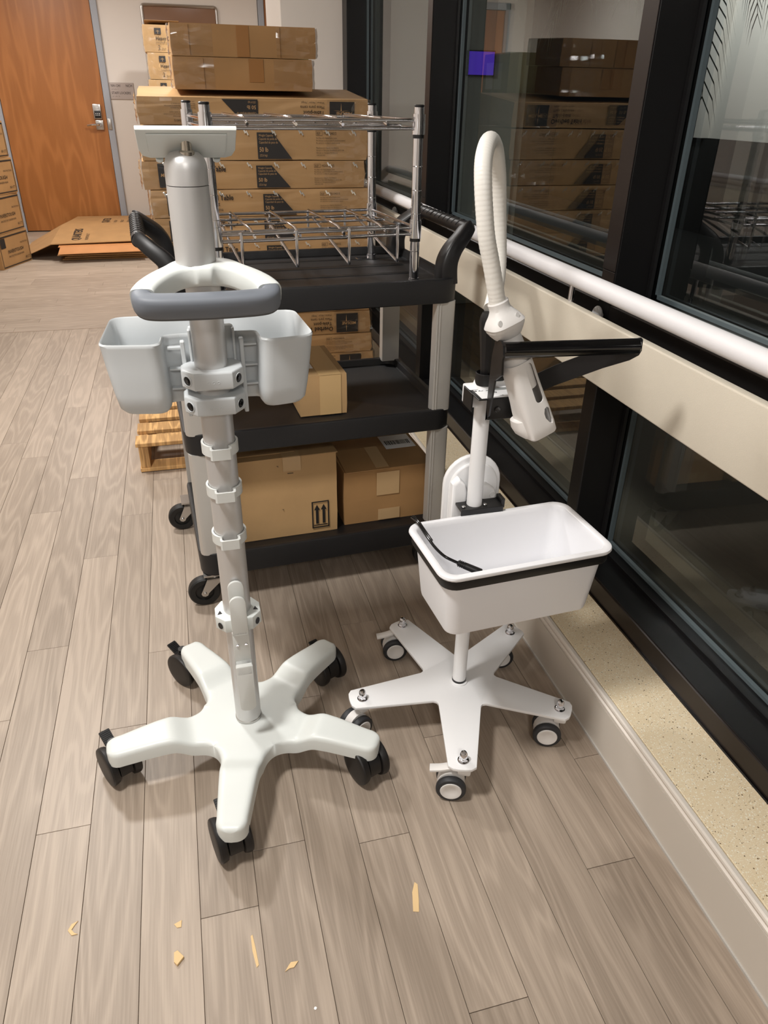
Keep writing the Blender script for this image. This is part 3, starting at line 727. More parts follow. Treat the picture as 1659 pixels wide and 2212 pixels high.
def caster_b(bx, by, yaw, brake):
    m = Matrix.Translation((bx, by, 0)) @ Matrix.Rotation(yaw, 4, 'Z')
    f = B().cyl((0, 0, .078), (0, 0, .101), .013, seg=20)
    # centre fork: arched shell over the wheels, rolls along local X (trail to -X)
    arc = [(-.024 + .033 * math.cos(t), .036 + .040 * math.sin(t)) for t in [math.radians(d) for d in range(-20, 201, 20)]]
    f.loft([[(x, yv, z) for x, z in arc] for yv in (-.011, .011)])
    f.box(-.012, .020, -.013, .013, .070, .088, .005)
    f.xf(m); h = obj('caster', f, PRINTW, tv)
    for sy in (-1, 1):
        o_ = (-.024, sy * .012, .036)
        ty = B().lathe([(.024, 0), (.033, .0), (.0355, .003), (.036, .008), (.0355, .014), (.033, .017), (.0265, .018), (.024, .016)], o_, (0, sy, 0), 28, loop=True); ty.xf(m); obj('tyre', ty, TYRE, h)
        hb = B().lathe([(0, .002), (.0245, .002), (.0262, .017), (.0245, .0192), (.020, .0192), (.014, .0165), (.006, .0155), (0, .0155)], o_, (0, sy, 0), 28); hb.xf(m); obj('hub', hb, PRINTW, h, ang=50)
    if brake:
        lv = B().tube(spline([(.006, 0, .074), (-.004, 0, .086), (-.024, 0, .088), (-.050, 0, .080), (-.076, 0, .076)], 4), .0110, 10, sq=(.45, 1.0, .6))
        lv.xf(m); obj('brake_lever', lv, PRINTW, h)
for (bx, by), yaw, brk in zip(bolts, (-17, -5, -6, 33, -20), (False, False, True, False, True)):
    caster_b(bx - TX, by - TY, math.radians(yaw) if brk else math.radians(yaw - 5), brk)
    x, y = bx - TX, by - TY
    nb = B().lathe([(0, .1095), (.0135, .1095), (.0135, .1115), (.0118, .112), (.0118, .112)], (x, y, 0), seg=20)
    nb.lathe([(.0113, .112), (.0113, .1200), (.0096, .1212), (0, .1212)], (x, y, 0), seg=6)
    nb.lathe([(.0096, .1205), (.0096, .128), (.0088, .1330), (.0062, .137), (0, .1388)], (x, y, 0), seg=16)
    obj('cap_nut', nb, CHROME, tv, ang=40)
# tub in front of the pole
ub = Vector((.6125 - TX, 1.229 - TY, .632)); uyaw = math.radians(3.6)
um = Matrix.Translation(ub) @ Matrix.Rotation(uyaw, 4, 'Z')
W2, D2, HT = .398, .232, .168
def tr_(w_, d_, r_, z): return [um @ Vector((x, y, z)) for x, y in rrect(w_, d_, r_, 6)]
tubr = [tr_(W2 - .075, D2 - .068, .022, -HT), tr_(W2 - .060, D2 - .053, .026, -HT + .004), tr_(W2 - .056, D2 - .048, .028, -HT + .014), tr_(W2 - .030, D2 - .026, .030, -.020), tr_(W2 - .028, D2 - .024, .030, -.010), tr_(W2 - .006, D2 - .004, .034, -.010), tr_(W2, D2, .036, -.006), tr_(W2 - .002, D2 - .002, .036, -.0015), tr_(W2 - .008, D2 - .008, .034, 0), tr_(W2 - .028, D2 - .026, .028, 0), tr_(W2 - .034, D2 - .031, .027, -.003), tr_(W2 - .036, D2 - .033, .027, -.012), tr_(W2 - .062, D2 - .054, .026, -HT + .018), tr_(W2 - .072, D2 - .064, .022, -HT + .005), tr_(W2 - .10, D2 - .09, .018, -HT + .004)]
tub = obj('tub', B().loft(tubr), TUBW, tv, ang=45)
band = [[um @ Vector((x, y, z)) for x, y in rrect(W2 - .020 + o2, D2 - .016 + o2, .033, 6)] for o2, z in ((-.012, -.0105), (.006, -.0105), (.007, -.012), (.007, -.031), (.006, -.0325), (-.012, -.0325))]
obj('tub_band', B().loft(band, loop=True), BLKP, tv, ang=40)
# tub support bracket on the pole
sbk = B()
sbk.box(-.040, .062, -.024, .022, .640, .646, .001, 1); sbk.box(-.040, .062, -.026, -.022, .600, .646, .001, 1); sbk.box(.062, .072, -.01, .02, .632, .655, .001, 1)
sk = obj('tub_bracket', sbk, BLKP, tv)
s2 = B()
for x in (-.030, .022): s2.cyl((x, -.012, .646), (x, -.012, .6495), .0045, seg=12, bev=.001)
obj('screw', s2, STEEL, sk)
# rounded white charger holder behind the pole
ch = []
def arch(w_, z0, z1, n=14): return [(-w_, z0), (w_, z0)] + [(w_ * math.cos(PI * i / n), z1 - w_ + w_ * math.sin(PI * i / n)) for i in range(n + 1)]
cc = B(); cxm = Matrix(((1, 0, 0, .012), (0, 0, -1, 0), (0, 1, 0, 0), (0, 0, 0, 1)))
cc.prism(arch(.070, .56, .744), -.062, -.048, .004, 3, m=cxm)
cc.prism(arch(.060, .565, .730), -.048, -.038, .005, 3, m=cxm)
cc.prism([(-.060, .56), (-.024, .56), (-.024, .668), (-.030, .690), (-.044, .704), (-.060, .690)], -.040, -.014, .007, 3, m=cxm)
cc.prism([(.012, .56), (.050, .56), (.050, .655), (.044, .668), (.026, .682), (.012, .684)], -.040, -.016, .007, 3, m=cxm)
cc.lathe([(.0052, 0), (.0066, .0012), (.0080, 0)], (.050, .0158, .655), (0, -1, 0), 16, loop=True)
obj('charger_cradle', cc, WHITEB, tv, ang=40)
# black push handle, plate and label
bA = Vector((.553, 1.223, 1.0475)); bB = Vector((.819, 1.196, 1.047)); T0 = Vector((TX, TY, 0))
ph = thing_ph = obj('push_handle', B().cyl(bA - T0, bB - T0, .0150, seg=24, bev=.002), BLKG, tv)
def strip(bld, pa, pb, na, th=.004):
    """flat bar: list of (point, half height) from pa; na = thickness direction"""
    rings = []
    for (p, hgt, lean) in pa:
        p = Vector(p) - T0; nn = Vector(na) * th / 2; u = Vector(lean) * hgt
        rings.append([p - nn - u, p + nn - u, p + nn + u, p - nn + u])
    bld.loft(rings)
la = B(); strip(la, [((.566, 1.296, .880), .006, (0, -.8, .6)), ((.566, 1.294, .900), .014, (0, .5, .6)), ((.565, 1.283, .975), .013, (0, 1, .25)), ((.563, 1.266, 1.003), .026, (0, .9, .5)), ((.556, 1.242, 1.028), .036, (0, .6, .8)), ((.552, 1.222, 1.046), .0185, (0, .35, .93)), ((.551, 1.213, 1.050), .009, (0, .3, .95))], None, (1, 0, 0))
obj('handle_arm', la, BLKP, tv)
ra = B(); strip(ra, [((.640, 1.320, .925), .021, (0, .1, 1)), ((.700, 1.285, .968), .021, (0, .1, 1)), ((.775, 1.236, 1.016), .021, (0, .1, 1)), ((.812, 1.208, 1.037), .020, (0, .1, 1)), ((.8235, 1.197, 1.046), .0165, (0, .1, 1)), ((.826, 1.194, 1.049), .010, (0, .1, 1))], None, (.55, .83, 0))
obj('handle_arm', ra, BLKP, tv)
hb_ = B()
hb_.box(-.037, .066, -.066, .0, .9215, .9245, .0008, 1)          # top plate
hb_.box(-.016, .066, -.069, -.066, .880, .9245, .0008, 1)          # front plate
hb_.box(-.038, -.0345, -.030, .020, .885, .9245, .0008, 1)
hb_.box(.0625, .066, -.066, .02, .880, .9245, .0008, 1)
hp_ = obj('handle_bracket', hb_, BLKP, tv)
obj('pole_block', B().box(-.036, .060, -.010, .034, .8845, .926, .004, 2).lathe([(.0, .920), (.0235, .922), (.0225, .932), (.020, .938), (.0178, .941)], (0, .004, 0), seg=28), WHITEB, tv)
obj('bracket_screw', B().cyl((.004, -.069, .902), (.004, -.0725, .902), .0062, seg=16, bev=.001), BLKG, hp_)
lb = obj('asset_label', B().box(-.029, .060, -.062, -.013, .9245, .9250), LABEL, tv)
obj('label_strip', B().box(-.004, .060, -.0225, -.0125, .9250, .92525), LABELG, lb)
for tx_, sz, x_, y_, sh in (('Av', .0085, -.021, -.0225, 0), ('ein', .0085, -.002, -.0205, 0), ('580', .0115, -.005, -.0370, 0), ('v.0', .0055, .014, -.054, .3)):
    obj('lettering', B().text(tx_, sz, flat(x_, y_, .9254), sx=1.15, shear=sh, bold=.02), INK, lb)
obj('logo_mark', B().ball((-.0265, -.0195, .9252), .0032, .0026, .0004, 8), INK, lb)
# black socket on the pole top
obj('socket_ring', B().lathe([(.0175, .932), (.0205, .933), (.0205, .957), (.0185, .958)], seg=28, loop=True).box(.012, .04, -.008, .008, .938, .952, .002), BLK, tv)
obj('hose_socket', B().lathe([(.0, .945), (.0115, .945), (.0120, .965), (.0160, 1.02), (.0190, 1.050), (.0198, 1.064), (.0180, 1.074), (.0145, 1.082), (0, 1.083)], (.020, 0, 0), (-.02, .0, 1), seg=10), BLK, tv, ang=20)
# hose loop
hs = [(.554, 1.262, 1.113), (.547, 1.262, 1.140), (.532, 1.262, 1.195), (.519, 1.262, 1.240), (.512, 1.266, 1.287), (.509, 1.274, 1.332), (.513, 1.288, 1.361), (.526, 1.312, 1.380), (.545, 1.345, 1.388), (.566, 1.378, 1.380), (.583, 1.402, 1.360), (.603, 1.430, 1.318), (.614, 1.442, 1.264), (.620, 1.442, 1.209), (.620, 1.432, 1.165), (.611, 1.411, 1.128), (.592, 1.380, 1.098), (.583, 1.364, 1.088)]
hpts = [p - T0 for p in spline(hs, 18)]
hr = [.0153 + (.0003 if i % 3 == 0 else (-.0001 if i % 3 == 1 else 0)) for i in range(len(hpts))]
obj('hose', B().tube(hpts, hr, 16), HOSE, tv, ang=80)
# white connector head and holder, built along a slanting axis
ax0 = Vector((.556, 1.262, 1.116)) - T0; ax1 = Vector((.656, 1.236, .858)) - T0
az_ = (ax1 - ax0).normalized(); axx = Vector((1, .1, 0)); axx = (axx - az_ * axx.dot(az_)).normalized(); ayy = az_.cross(axx)   # ayy points to the viewer side
if ayy.y > 0: ayy = -ayy
def hx(s, u, v): return ax0 + az_ * s + axx * u + ayy * v
def sect(s, a, b_, e=2.0, n=24, cu=0, cv=0, flat_=0):
    out = []
    for i in range(n):
        t = 2 * PI * i / n; c_, s_ = math.cos(t), math.sin(t)
        out.append(hx(s, cu + a * math.copysign(abs(c_) ** (2 / e), c_), cv + b_ * math.copysign(abs(s_) ** (2 / e), s_)))
    return out
def hsec(t, a, b_, e=2.0): return sect(t * .66 - .007, a, b_, e)
hb2 = B().loft([hsec(-.004, .0165, .0165), hsec(-.010, .0185, .0185), hsec(-.006, .0200, .0200), hsec(.004, .0195, .0195), hsec(.014, .0205, .0200), hsec(.026, .0245, .0230, 2.4), hsec(.040, .0310, .0280, 2.9), hsec(.0535, .0352, .0315, 3.4), hsec(.0575, .0358, .0320, 3.6), hsec(.060, .0350, .0315, 3.2), hsec(.068, .0345, .0310, 3.0), hsec(.0695, .0338, .0305, 3.0), hsec(.080, .0310, .0285, 2.6), hsec(.092, .0265, .0250, 2.2), hsec(.097, .0235, .0225)])
hh = obj('connector_head', hb2, PRINTW, tv, ang=24)
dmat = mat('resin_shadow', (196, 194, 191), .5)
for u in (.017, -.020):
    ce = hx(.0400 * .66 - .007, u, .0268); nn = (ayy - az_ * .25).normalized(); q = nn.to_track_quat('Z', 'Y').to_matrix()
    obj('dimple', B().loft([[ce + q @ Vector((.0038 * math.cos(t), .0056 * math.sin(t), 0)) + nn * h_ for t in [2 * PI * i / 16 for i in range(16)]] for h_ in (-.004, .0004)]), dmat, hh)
obj('connector_neck', B().loft([sect(.044, .0225, .0225), sect(.060, .0240, .0240), sect(.074, .0255, .0250), sect(.094, .0260, .0255), sect(.096, .0266, .0261), sect(.115, .0266, .0262), sect(.165, .0262, .0258)]), PRINTW, tv, ang=30)
# holder: hollow shell with a long slot and a window cut through
hol = B().loft([sect(.108, .0280, .0285, 3), sect(.150, .0285, .0295, 3.4), sect(.190, .0295, .0310, 4), sect(.212, .0300, .0330, 5), sect(.245, .0305, .0345, 6), sect(.263, .0300, .0345, 6), sect(.267, .0275, .0325, 6), sect(.267, .0245, .0295, 5), sect(.245, .0270, .031, 5), sect(.20, .0270, .0290, 4), sect(.150, .0257, .0268, 3.4), sect(.108, .0253, .0258, 3)], loop=True)
cut = B()
def capsule(s0, s1, u0, u1, hw):
    pts = []; k = 10
    d = Vector((s1 - s0, u1 - u0)); d.normalize(); nrm2 = Vector((-d.y, d.x))
    for i in range(k + 1): t = -PI / 2 + PI * i / k; q_ = Vector((s1, u1)) + d * hw * math.cos(t) + nrm2 * hw * math.sin(t); pts.append(q_)
    for i in range(k + 1): t = PI / 2 + PI * i / k; q_ = Vector((s0, u0)) + d * hw * math.cos(t) + nrm2 * hw * math.sin(t); pts.append(q_)
    return pts
cp = capsule(.122, .188, .0095, .0105, .0088)
cut.loft([[hx(p.x, p.y, v) for p in cp] for v in (.0, .06)])
cut2 = B()
wp = [(.212, .014), (.210, .0195), (.215, .0235), (.240, .0240), (.247, .0215), (.244, .0160), (.231, .0100), (.221, .0100)]
cut2.loft([[hx(s, u, v) for s, u in wp] for v in (-.06, .06)])
def booldiff(bld, cuts, name, material):
    a = obj('tmp_a', bld, None)
    cs = []
    for cb in cuts:
        c_ = obj('tmp_c', cb, None); cs.append(c_)
        md = a.modifiers.new('b', 'BOOLEAN'); md.object = c_; md.operation = 'DIFFERENCE'; md.solver = 'EXACT'
    dg = bpy.context.evaluated_depsgraph_get(); dg.update()
    me = bpy.data.meshes.new_from_object(a.evaluated_get(dg)); me.name = name
    for o_ in [a] + cs: bpy.data.objects.remove(o_)
    me.polygons.foreach_set('use_smooth', [True] * len(me.polygons)); me.set_sharp_from_angle(angle=math.radians(32))
    me.materials.clear(); me.materials.append(material)
    return me
ho = obj('holder', booldiff(hol, [cut, cut2], 'holder', PRINTW), None, tv)
obj('holder_lip', B().loft([sect(.226, .0270, .026, 3, cv=-.010, cu=-.012), sect(.242, .0320, .030, 3, cv=-.010, cu=-.009), sect(.256, .0320, .030, 3, cv=-.008, cu=-.006), sect(.265, .0280, .029, 3, cv=-.006, cu=-.003)]), PRINTW, ho, ang=40)
# cable lying over the tub rim
cab = [(.4265, 1.340, .641), (.4300, 1.3150, .6445), (.4335, 1.290, .641), (.440, 1.266, .632), (.450, 1.243, .619), (.464, 1.223, .608), (.480, 1.214, .600), (.494, 1.208, .594)]
cbo = thing('power_cable', 'thin black power cable with a barrel plug hanging into the white tub', 'cable', (.43, 1.33, .64))
c0 = Vector((.43, 1.33, .64))
cp_ = [p - c0 for p in spline(cab, 6)]
obj('cord', B().tube(cp_, .0033, 8).tube([p + Vector((.003, .003, .001)) for p in cp_[:22]], .0030, 8), BLKG, cbo, ang=60)
e = cp_[-1]; d = (cp_[-1] - cp_[-4]).normalized()
obj('plug', B().tube([e - d * .004, e + d * .012, e + d * .014, e + d * .05, e + d * .052], [.0055, .0068, .0076, .0080, .005], 12), BLK, cbo)
rg = B()
for i in range(4): rg.lathe([(.0052, 0), (.0078, .0006), (.0078, .0020), (.0052, .0026)], e - d * .002 + d * .004 * i, d, 12, loop=True)
obj('strain_relief', rg, BLK, cbo)

# ------------------------------------------------------------------ black utility cart
CL, CD = .825, .565
cart = thing('utility_cart', 'black three shelf utility cart with grey uprights and moulded side handles', 'cart', (-.055, 1.985, 0), math.radians(3))
def shelf(z0, z1, depth=.024):
    def R(i, z, r=.055): return [(x + CL / 2, y + CD / 2, z) for x, y in rrect(CL - 2 * i, CD - 2 * i, max(.01, r - i), 6)]
    b = B().loft([R(.012, z0), R(.004, z0), R(.001, z0 + .003), R(0, z1 - .006), R(.0015, z1 - .0015), R(.005, z1), R(.016, z1), R(.019, z1 - .002), R(.023, z1 - depth + .003), R(.027, z1 - depth)])
    return b
for i, (z0, z1) in enumerate(((.118, .200), (.537, .605), (.934, 1.003))):
    o = obj('shelf', shelf(z0, z1), CARTB, cart, ang=40)
    rb = B()
    for k in range(4 if i == 2 else 0):
        y = .10 + k * .125; rb.box(.06, CL - .06, y - .012, y + .012, z1 - .0245, z1 - .0225, .0008, 1)
    if i == 2: obj('shelf_ribs', rb, CARTB, o)
def post(x, y, z0, z1, left, frontside):
    sx = -1 if left else 1
    pts = [(-.030, -.017), (.016, -.017), (.026, -.013), (.032, -.004), (.034, .008), (.034, .017), (-.030, .017)]
    pts = [(x + sx * px, y + (py if frontside else -py)) for px, py in pts]
    b = B().prism(pts, z0, z1)
    for px in (-.026, -.018): b.box(min(x + sx * px - .0012, x + sx * px + .0012), max(x + sx * px - .0012, x + sx * px + .0012), (y - .019) if frontside else (y + .017), (y - .017) if frontside else (y + .019), z0, z1)
    return b
for x, left in ((.040, True), (CL - .040, False)):
    for y, fs in ((.024, True), (CD - .024, False)):
        for z0, z1 in ((.196, .54), (.600, .937)):
            obj('upright', post(x, y, z0, z1, left, fs), ALUP, cart, ang=30)
for sx, x0 in ((-1, 0), (1, CL)):
    # moulded handle: two curved supports and a ribbed grip
    for y in (.050, CD - .050):
        iy = .03 if y < .2 else -.03
        pts = spline([(x0 - sx * .030, y, .985), (x0 - sx * .030, y, 1.036), (x0 - sx * .014, y + iy * .15, 1.072), (x0 + sx * .016, y + iy * .6, 1.100), (x0 + sx * .040, y + iy * 1.2, 1.121), (x0 + sx * .048, y + iy * 1.4, 1.125)], 6)
        n = len(pts)
        obj('handle_support', B().tube(pts, [.037 - .015 * (i / (n - 1)) for i in range(n)], 16, sq=(1.0, .75, .38)), BLK, cart, ang=60)
    gb = B().cyl((x0 + sx * .046, .080, 1.124), (x0 + sx * .046, CD - .080, 1.124), .0190, seg=20)
    for k in range(10):
        y = .125 + k * (CD - .25) / 9
        for s_ in (-1, 1):
            gb.tube([(x0 + sx * .046 + .0192 * math.sin(s_ * a), y + .010 * abs(a), 1.124 + .0192 * math.cos(a)) for a in [i * .22 for i in range(0, 7)]], .0016, 4)
    obj('handle_grip', gb, BLK, cart, ang=60)
for x, y in ((.045, .045), (.012, CD - .01), (CL - .055, .055), (CL - .055, CD - .05)):
    lft = x < .3
    wx, wy = (x - .042, y - .012) if lft else (x + .01, y)
    fk = B().box(x - .040, x + .040, y - .035, y + .035, .112, .118)
    fk.cyl((x - .005, y - .004, .100), (x - .005, y - .004, .112), .022)
    for s_ in (-1, 1):
        fk.loft([[(wx + .012 * math.cos(a) , wy + s_ * .0205, .052 + .012 * math.sin(a)) for a in [math.radians(d) for d in (180, 225, 270, 315, 360)]] + [(x + .025, wy + s_ * .0205, .104), (x - .03, wy + s_ * .0205, .104)],
                 [(wx + .012 * math.cos(a) , wy + s_ * .0225, .052 + .012 * math.sin(a)) for a in [math.radians(d) for d in (180, 225, 270, 315, 360)]] + [(x + .025, wy + s_ * .0225, .104), (x - .03, wy + s_ * .0225, .104)]])
    fk.box(x - .03, x + .025, wy - .0225, wy + .0225, .100, .104)
    h = obj('caster', fk, STEEL, cart)
    obj('wheel', B().lathe([(.012, -.012), (.028, -.010), (.030, -.015), (.046, -.016), (.0505, -.012), (.052, 0), (.0505, .012), (.046, .016), (.030, .015), (.028, .010), (.012, .012)], (wx, wy, .052), (0, 1, 0), 32), TYREB, h)
    obj('axle_bolt', B().cyl((wx, wy - .027, .052), (wx, wy + .027, .052), .0055, seg=12, bev=.001), STEEL, h)

# ------------------------------------------------------------------ chrome wire rack on the cart
RW, RD = .559, .388
rk = thing('wire_rack', 'chrome two tier wire rack with four posts standing on the black cart', 'rack', (.089, 2.055, .979), math.radians(4.9))
for x in (0, RW):
    for y in (0, RD):
        pb = B().cyl((x, y, .0), (x, y, .452), .0135, seg=20)
        for z in (.09, .19, .25, .31): pb.lathe([(.0135, z), (.0139, z + .001), (.0135, z + .002)], (x, y, 0), seg=20, loop=True)
        po = obj('post', pb, CHROME, rk)
        obj('post_cap', B().cyl((x, y, .452), (x, y, .458), .0135, seg=20, bev=.002), BLK, po)
        ft = B().cyl((x, y, .002), (x, y, .016), .0155, seg=20); ft.box(x - (.052 if x else .014), x + (.014 if x else .052), y - .012, y + .012, 0, .004, .001, 1)
        obj('foot', ft, CHROME, po)
        for z in (.410, .148):
            obj('sleeve', B().cyl((x, y, z - .022), (x, y, z + .026), .0172, .0165, seg=20), CHROME, po)
            obj('sleeve_clip', B().cyl((x, y, z - .031), (x, y, z - .022), .0152, seg=20), BLK, po)
def wire(pts, r=.0033, name='wire'): obj(name, B().tube(pts, r, 8), CHROME, rk, ang=60)
for zt, zb2 in ((.421, .402), (.154, .137)):
    for y in (0, RD):
        wire([(.016, y, zt), (RW - .016, y, zt)], .0046, 'edge_wire'); wire([(.016, y, zb2), (RW - .016, y, zb2)], .0046, 'edge_wire')
    for x in (0, RW):
        wire([(x, .016, zt), (x, RD - .016, zt)], .0046, 'edge_wire'); wire([(x, .016, zb2), (x, RD - .016, zb2)], .0046, 'edge_wire')
    for y in (.13, .26): wire([(0, y, zb2 + .004), (RW, y, zb2 + .004)], .0036, 'long_wire')
    for f in (.18, .40, .62, .84):
        x = RW * f; wire([(x, -.006, zb2 + .009), (x, .004, zb2 + .010), (x, .055, zt + .004), (x, RD - .002, zt + .0045), (x, RD + .006, zt), (x, RD + .0065, zb2 - (.03 if zt < .3 else .004))], .0040, 'cross_wire')
for f in (.115, .38, .645, .90):
    x = RW * f; wire([(x, -.0075, .160), (x, -.0085, .076), (x, -.006, .067), (x, .002, .068), (x, RD - .004, .136)], .0044, 'support_wire')

# ------------------------------------------------------------------ cartons
from mathutils import noise
def carton_mesh(name, L, D, Hh, material, seed, amp=.003, nx=14, nz=4, ny=6, bul=.003):
    t = bmesh.new()
    def face(o, u, v, n, m):
        g = [[t.verts.new(Vector(o) + Vector(u) * (i / n) + Vector(v) * (j / m)) for i in range(n + 1)] for j in range(m + 1)]
        for j in range(m):
            for i in range(n): t.faces.new((g[j][i], g[j][i + 1], g[j + 1][i + 1], g[j + 1][i]))
    face((0, 0, 0), (L, 0, 0), (0, 0, Hh), nx, nz); face((0, D, 0), (L, 0, 0), (0, 0, Hh), nx, nz)
    face((0, 0, 0), (0, D, 0), (0, 0, Hh), ny, nz); face((L, 0, 0), (0, D, 0), (0, 0, Hh), ny, nz)
    face((0, 0, 0), (L, 0, 0), (0, D, 0), nx, ny); face((0, 0, Hh), (L, 0, 0), (0, D, 0), nx, ny)
    bmesh.ops.remove_doubles(t, verts=t.verts, dist=1e-5)
    for v in t.verts:
        c = v.co.copy(); q = Vector((c.x * 4 + seed * 7.3, c.y * 4, c.z * 30 + seed * 3.1))
        n1 = noise.noise(q); n2 = noise.noise(q * 1.7 + Vector((31, 5, 2)))
        ez = min(c.z, Hh - c.z) / Hh
        v.co.y += amp * n1 * (1 if c.y < D / 2 else -1) + (bul * 2 * (1 if c.y > D / 2 else -1) * min(.5, ez * 1.2) if abs(c.y) < 1e-4 or abs(c.y - D) < 1e-4 else 0)
        v.co.x += amp * .8 * n2 + (bul * (1 if c.x > L / 2 else -1) if ez > .15 and (abs(c.x) < 1e-4 or abs(c.x - L) < 1e-4) else 0)
        if ez < .01: v.co.z += amp * .25 * n2 * (-1 if c.z > Hh / 2 else 1) - (0.0)
    b = B(); b.bm.free(); b.bm = t
    return b.mesh(name, material, 40)
def film_patch(L, D, Hh, seed, end=0):
    """crumpled clear film around one end of a carton"""
    rr = random.Random(seed); b = B(); rows = 9
    path = [(.16, -.007), (.12, -.0075), (.08, -.008), (.05, -.009), (.025, -.010), (.004, -.010), (-.008, -.003), (-.011, .02), (-.012, .06), (-.012, .12), (-.011, .2)]
    rings = []
    for j in range(rows + 1):
        z = Hh * (.02 + .96 * j / rows)
        rings.append([((x if not end else L - x) + (rr.uniform(-.004, .002) if x < .09 else 0) * (1 if not end else -1), y + rr.uniform(-.0035, .0035), z + rr.uniform(-.006, .006) * (0 if j in (0, rows) else 1)) for x, y in path])
    b.loft(rings, closed=False, cap0=False, cap1=False)
    return b.mesh('film', FILM, 12, 0)
KS = 3.5 / 3.1   # the wrapped stack stands at Y = 3.5
OL, OD = .842, .40
def prints(rev):
    """dark and tan writing on the long face of an overbed table carton; local coords at the face's lower left"""
    Hh = .1
    def W(b, s, size, x, z, **k): return b.text(s, size, front(x, -.0095, z), **k)
    dark = B(); title = B(); tan = B(); tan2 = B(); panel = B(); pan2 = B()
    panel.quad((.055, -.0088, .008), (.150, -.0088, .008), (.150, -.0088, .092), (.055, -.0088, .092))
    pan2.poly([(.418, -.0088, .004), (.548, -.0088, .004), (.478, -.0088, .084), (.418, -.0088, .084)])
    W(tan, 'MEDLINE', .0165, .0625, .046, sx=.92, shear=.2, bold=.015)
    tan.poly([(.104, -.0094, .062), (.108, -.0094, .062), (.106, -.0094, .088)]); tan.poly([(.104, -.0094, .043), (.108, -.0094, .043), (.106, -.0094, .012)])
    tan.poly([(.075, -.0094, .040), (.102, -.0094, .0435), (.102, -.0094, .042)]); tan.poly([(.137, -.0094, .040), (.110, -.0094, .0435), (.110, -.0094, .042)])
    for i, s in enumerate(('Weight Capacity', 'Capacit\u00e9 de poids de', 'Capacidad de peso de')): W(tan2, s, .0100, .4245, .072 - i * .0105, sx=.8)
    W(tan2, '50 lb', .0195, .4245, .026, sx=.86, bold=.012); W(tan2, '(22.6 kg)', .0095, .4250, .012, sx=.85)
    W(title, 'Overbed Table', .0275, .165, .064, sx=.82, bold=.02); W(title, 'Table-pont', .0210, .170, .043, sx=.86, bold=.008); W(title, 'Mesa para cama', .0165, .170, .024, sx=.86)
    W(title, 'Walnut | Noyer | Nogal', .0105, .170, .009, sx=.86)
    W(dark, 'REF', .0112, .645, .078, sx=.85); W(dark, 'MDS104015', .0122, .672, .078, sx=.82)
    fr_ = B()
    for q in ((.642, .667, .0755, .0765), (.642, .667, .0885, .0895), (.642, .643, .0755, .0895), (.666, .667, .0755, .0895)): dark.quad((q[0], -.0095, q[2]), (q[1], -.0095, q[2]), (q[1], -.0095, q[3]), (q[0], -.0095, q[3]))
    for i, s in enumerate(('Not Made with Natural Rubber Latex', 'Non fabriqu\u00e9 \u00e0 partir de latex de caoutchouc naturel', 'No est\u00e1 hecho con l\u00e1tex de caucho natural', '', 'Manufactured in China for: Northfield, IL', 'Fabriqu\u00e9 en Chine pour: Northfield, IL 60093 USA', 'Fabricado en China para: Northfield, IL', '1-800-633-5463')):
        if s: W(dark, s, .0066, .642, .066 - i * .0076, sx=.8, res=1)
    return [b.mesh(n, m, 35, 0) for b, n, m in ((panel, 'logo_panel', PRINT), (pan2, 'weight_panel', PRINT), (tan, 'logo_lettering', TANP), (tan2, 'weight_lettering', TANP), (title, 'title_lettering', INK), (dark, 'notice_lettering', INK))]
PR_ = prints(False)
film_ms = [film_patch(OL, OD, .1, s) for s in (3, 8)] + [film_patch(OL, OD, .1, s, 1) for s in (4, 9)]
body_ms = [carton_mesh('carton_body', OL, OD, .1, CARD, s, amp=.006) for s in range(4)]
gl = B()  # paired slivers shaped as the bright glints at slits in the film
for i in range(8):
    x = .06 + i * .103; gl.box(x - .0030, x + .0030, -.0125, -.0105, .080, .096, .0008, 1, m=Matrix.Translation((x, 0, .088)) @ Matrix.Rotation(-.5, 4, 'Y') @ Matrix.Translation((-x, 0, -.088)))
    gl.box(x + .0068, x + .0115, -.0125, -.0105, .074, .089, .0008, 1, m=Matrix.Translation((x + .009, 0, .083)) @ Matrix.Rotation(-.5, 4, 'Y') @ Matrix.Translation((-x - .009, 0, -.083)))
glint_m = gl.mesh('painted_glints', GLINT, 30)
ZL = [1.4455, 1.3394, 1.2095, 1.0966, 0.9848, 0.8798, 0.7726, 0.6597, 0.5468, 0.435, 0.343, 0.242, 0.141]
XO = [-.109, -.113, -.124, -.102, -.104, -.099, -.096, -.10, -.093, -.090, -.079, -.07, -.085]
REV = [1, 0, 0, 0, 0, 0, 1, 1, 1, 0, 1, 0, 0]
ordn = ['topmost', 'second', 'third', 'fourth', 'fifth', 'sixth', 'seventh', 'eighth', 'ninth', 'tenth', 'eleventh', 'twelfth', 'lowest']
NB = len(ZL) - 1
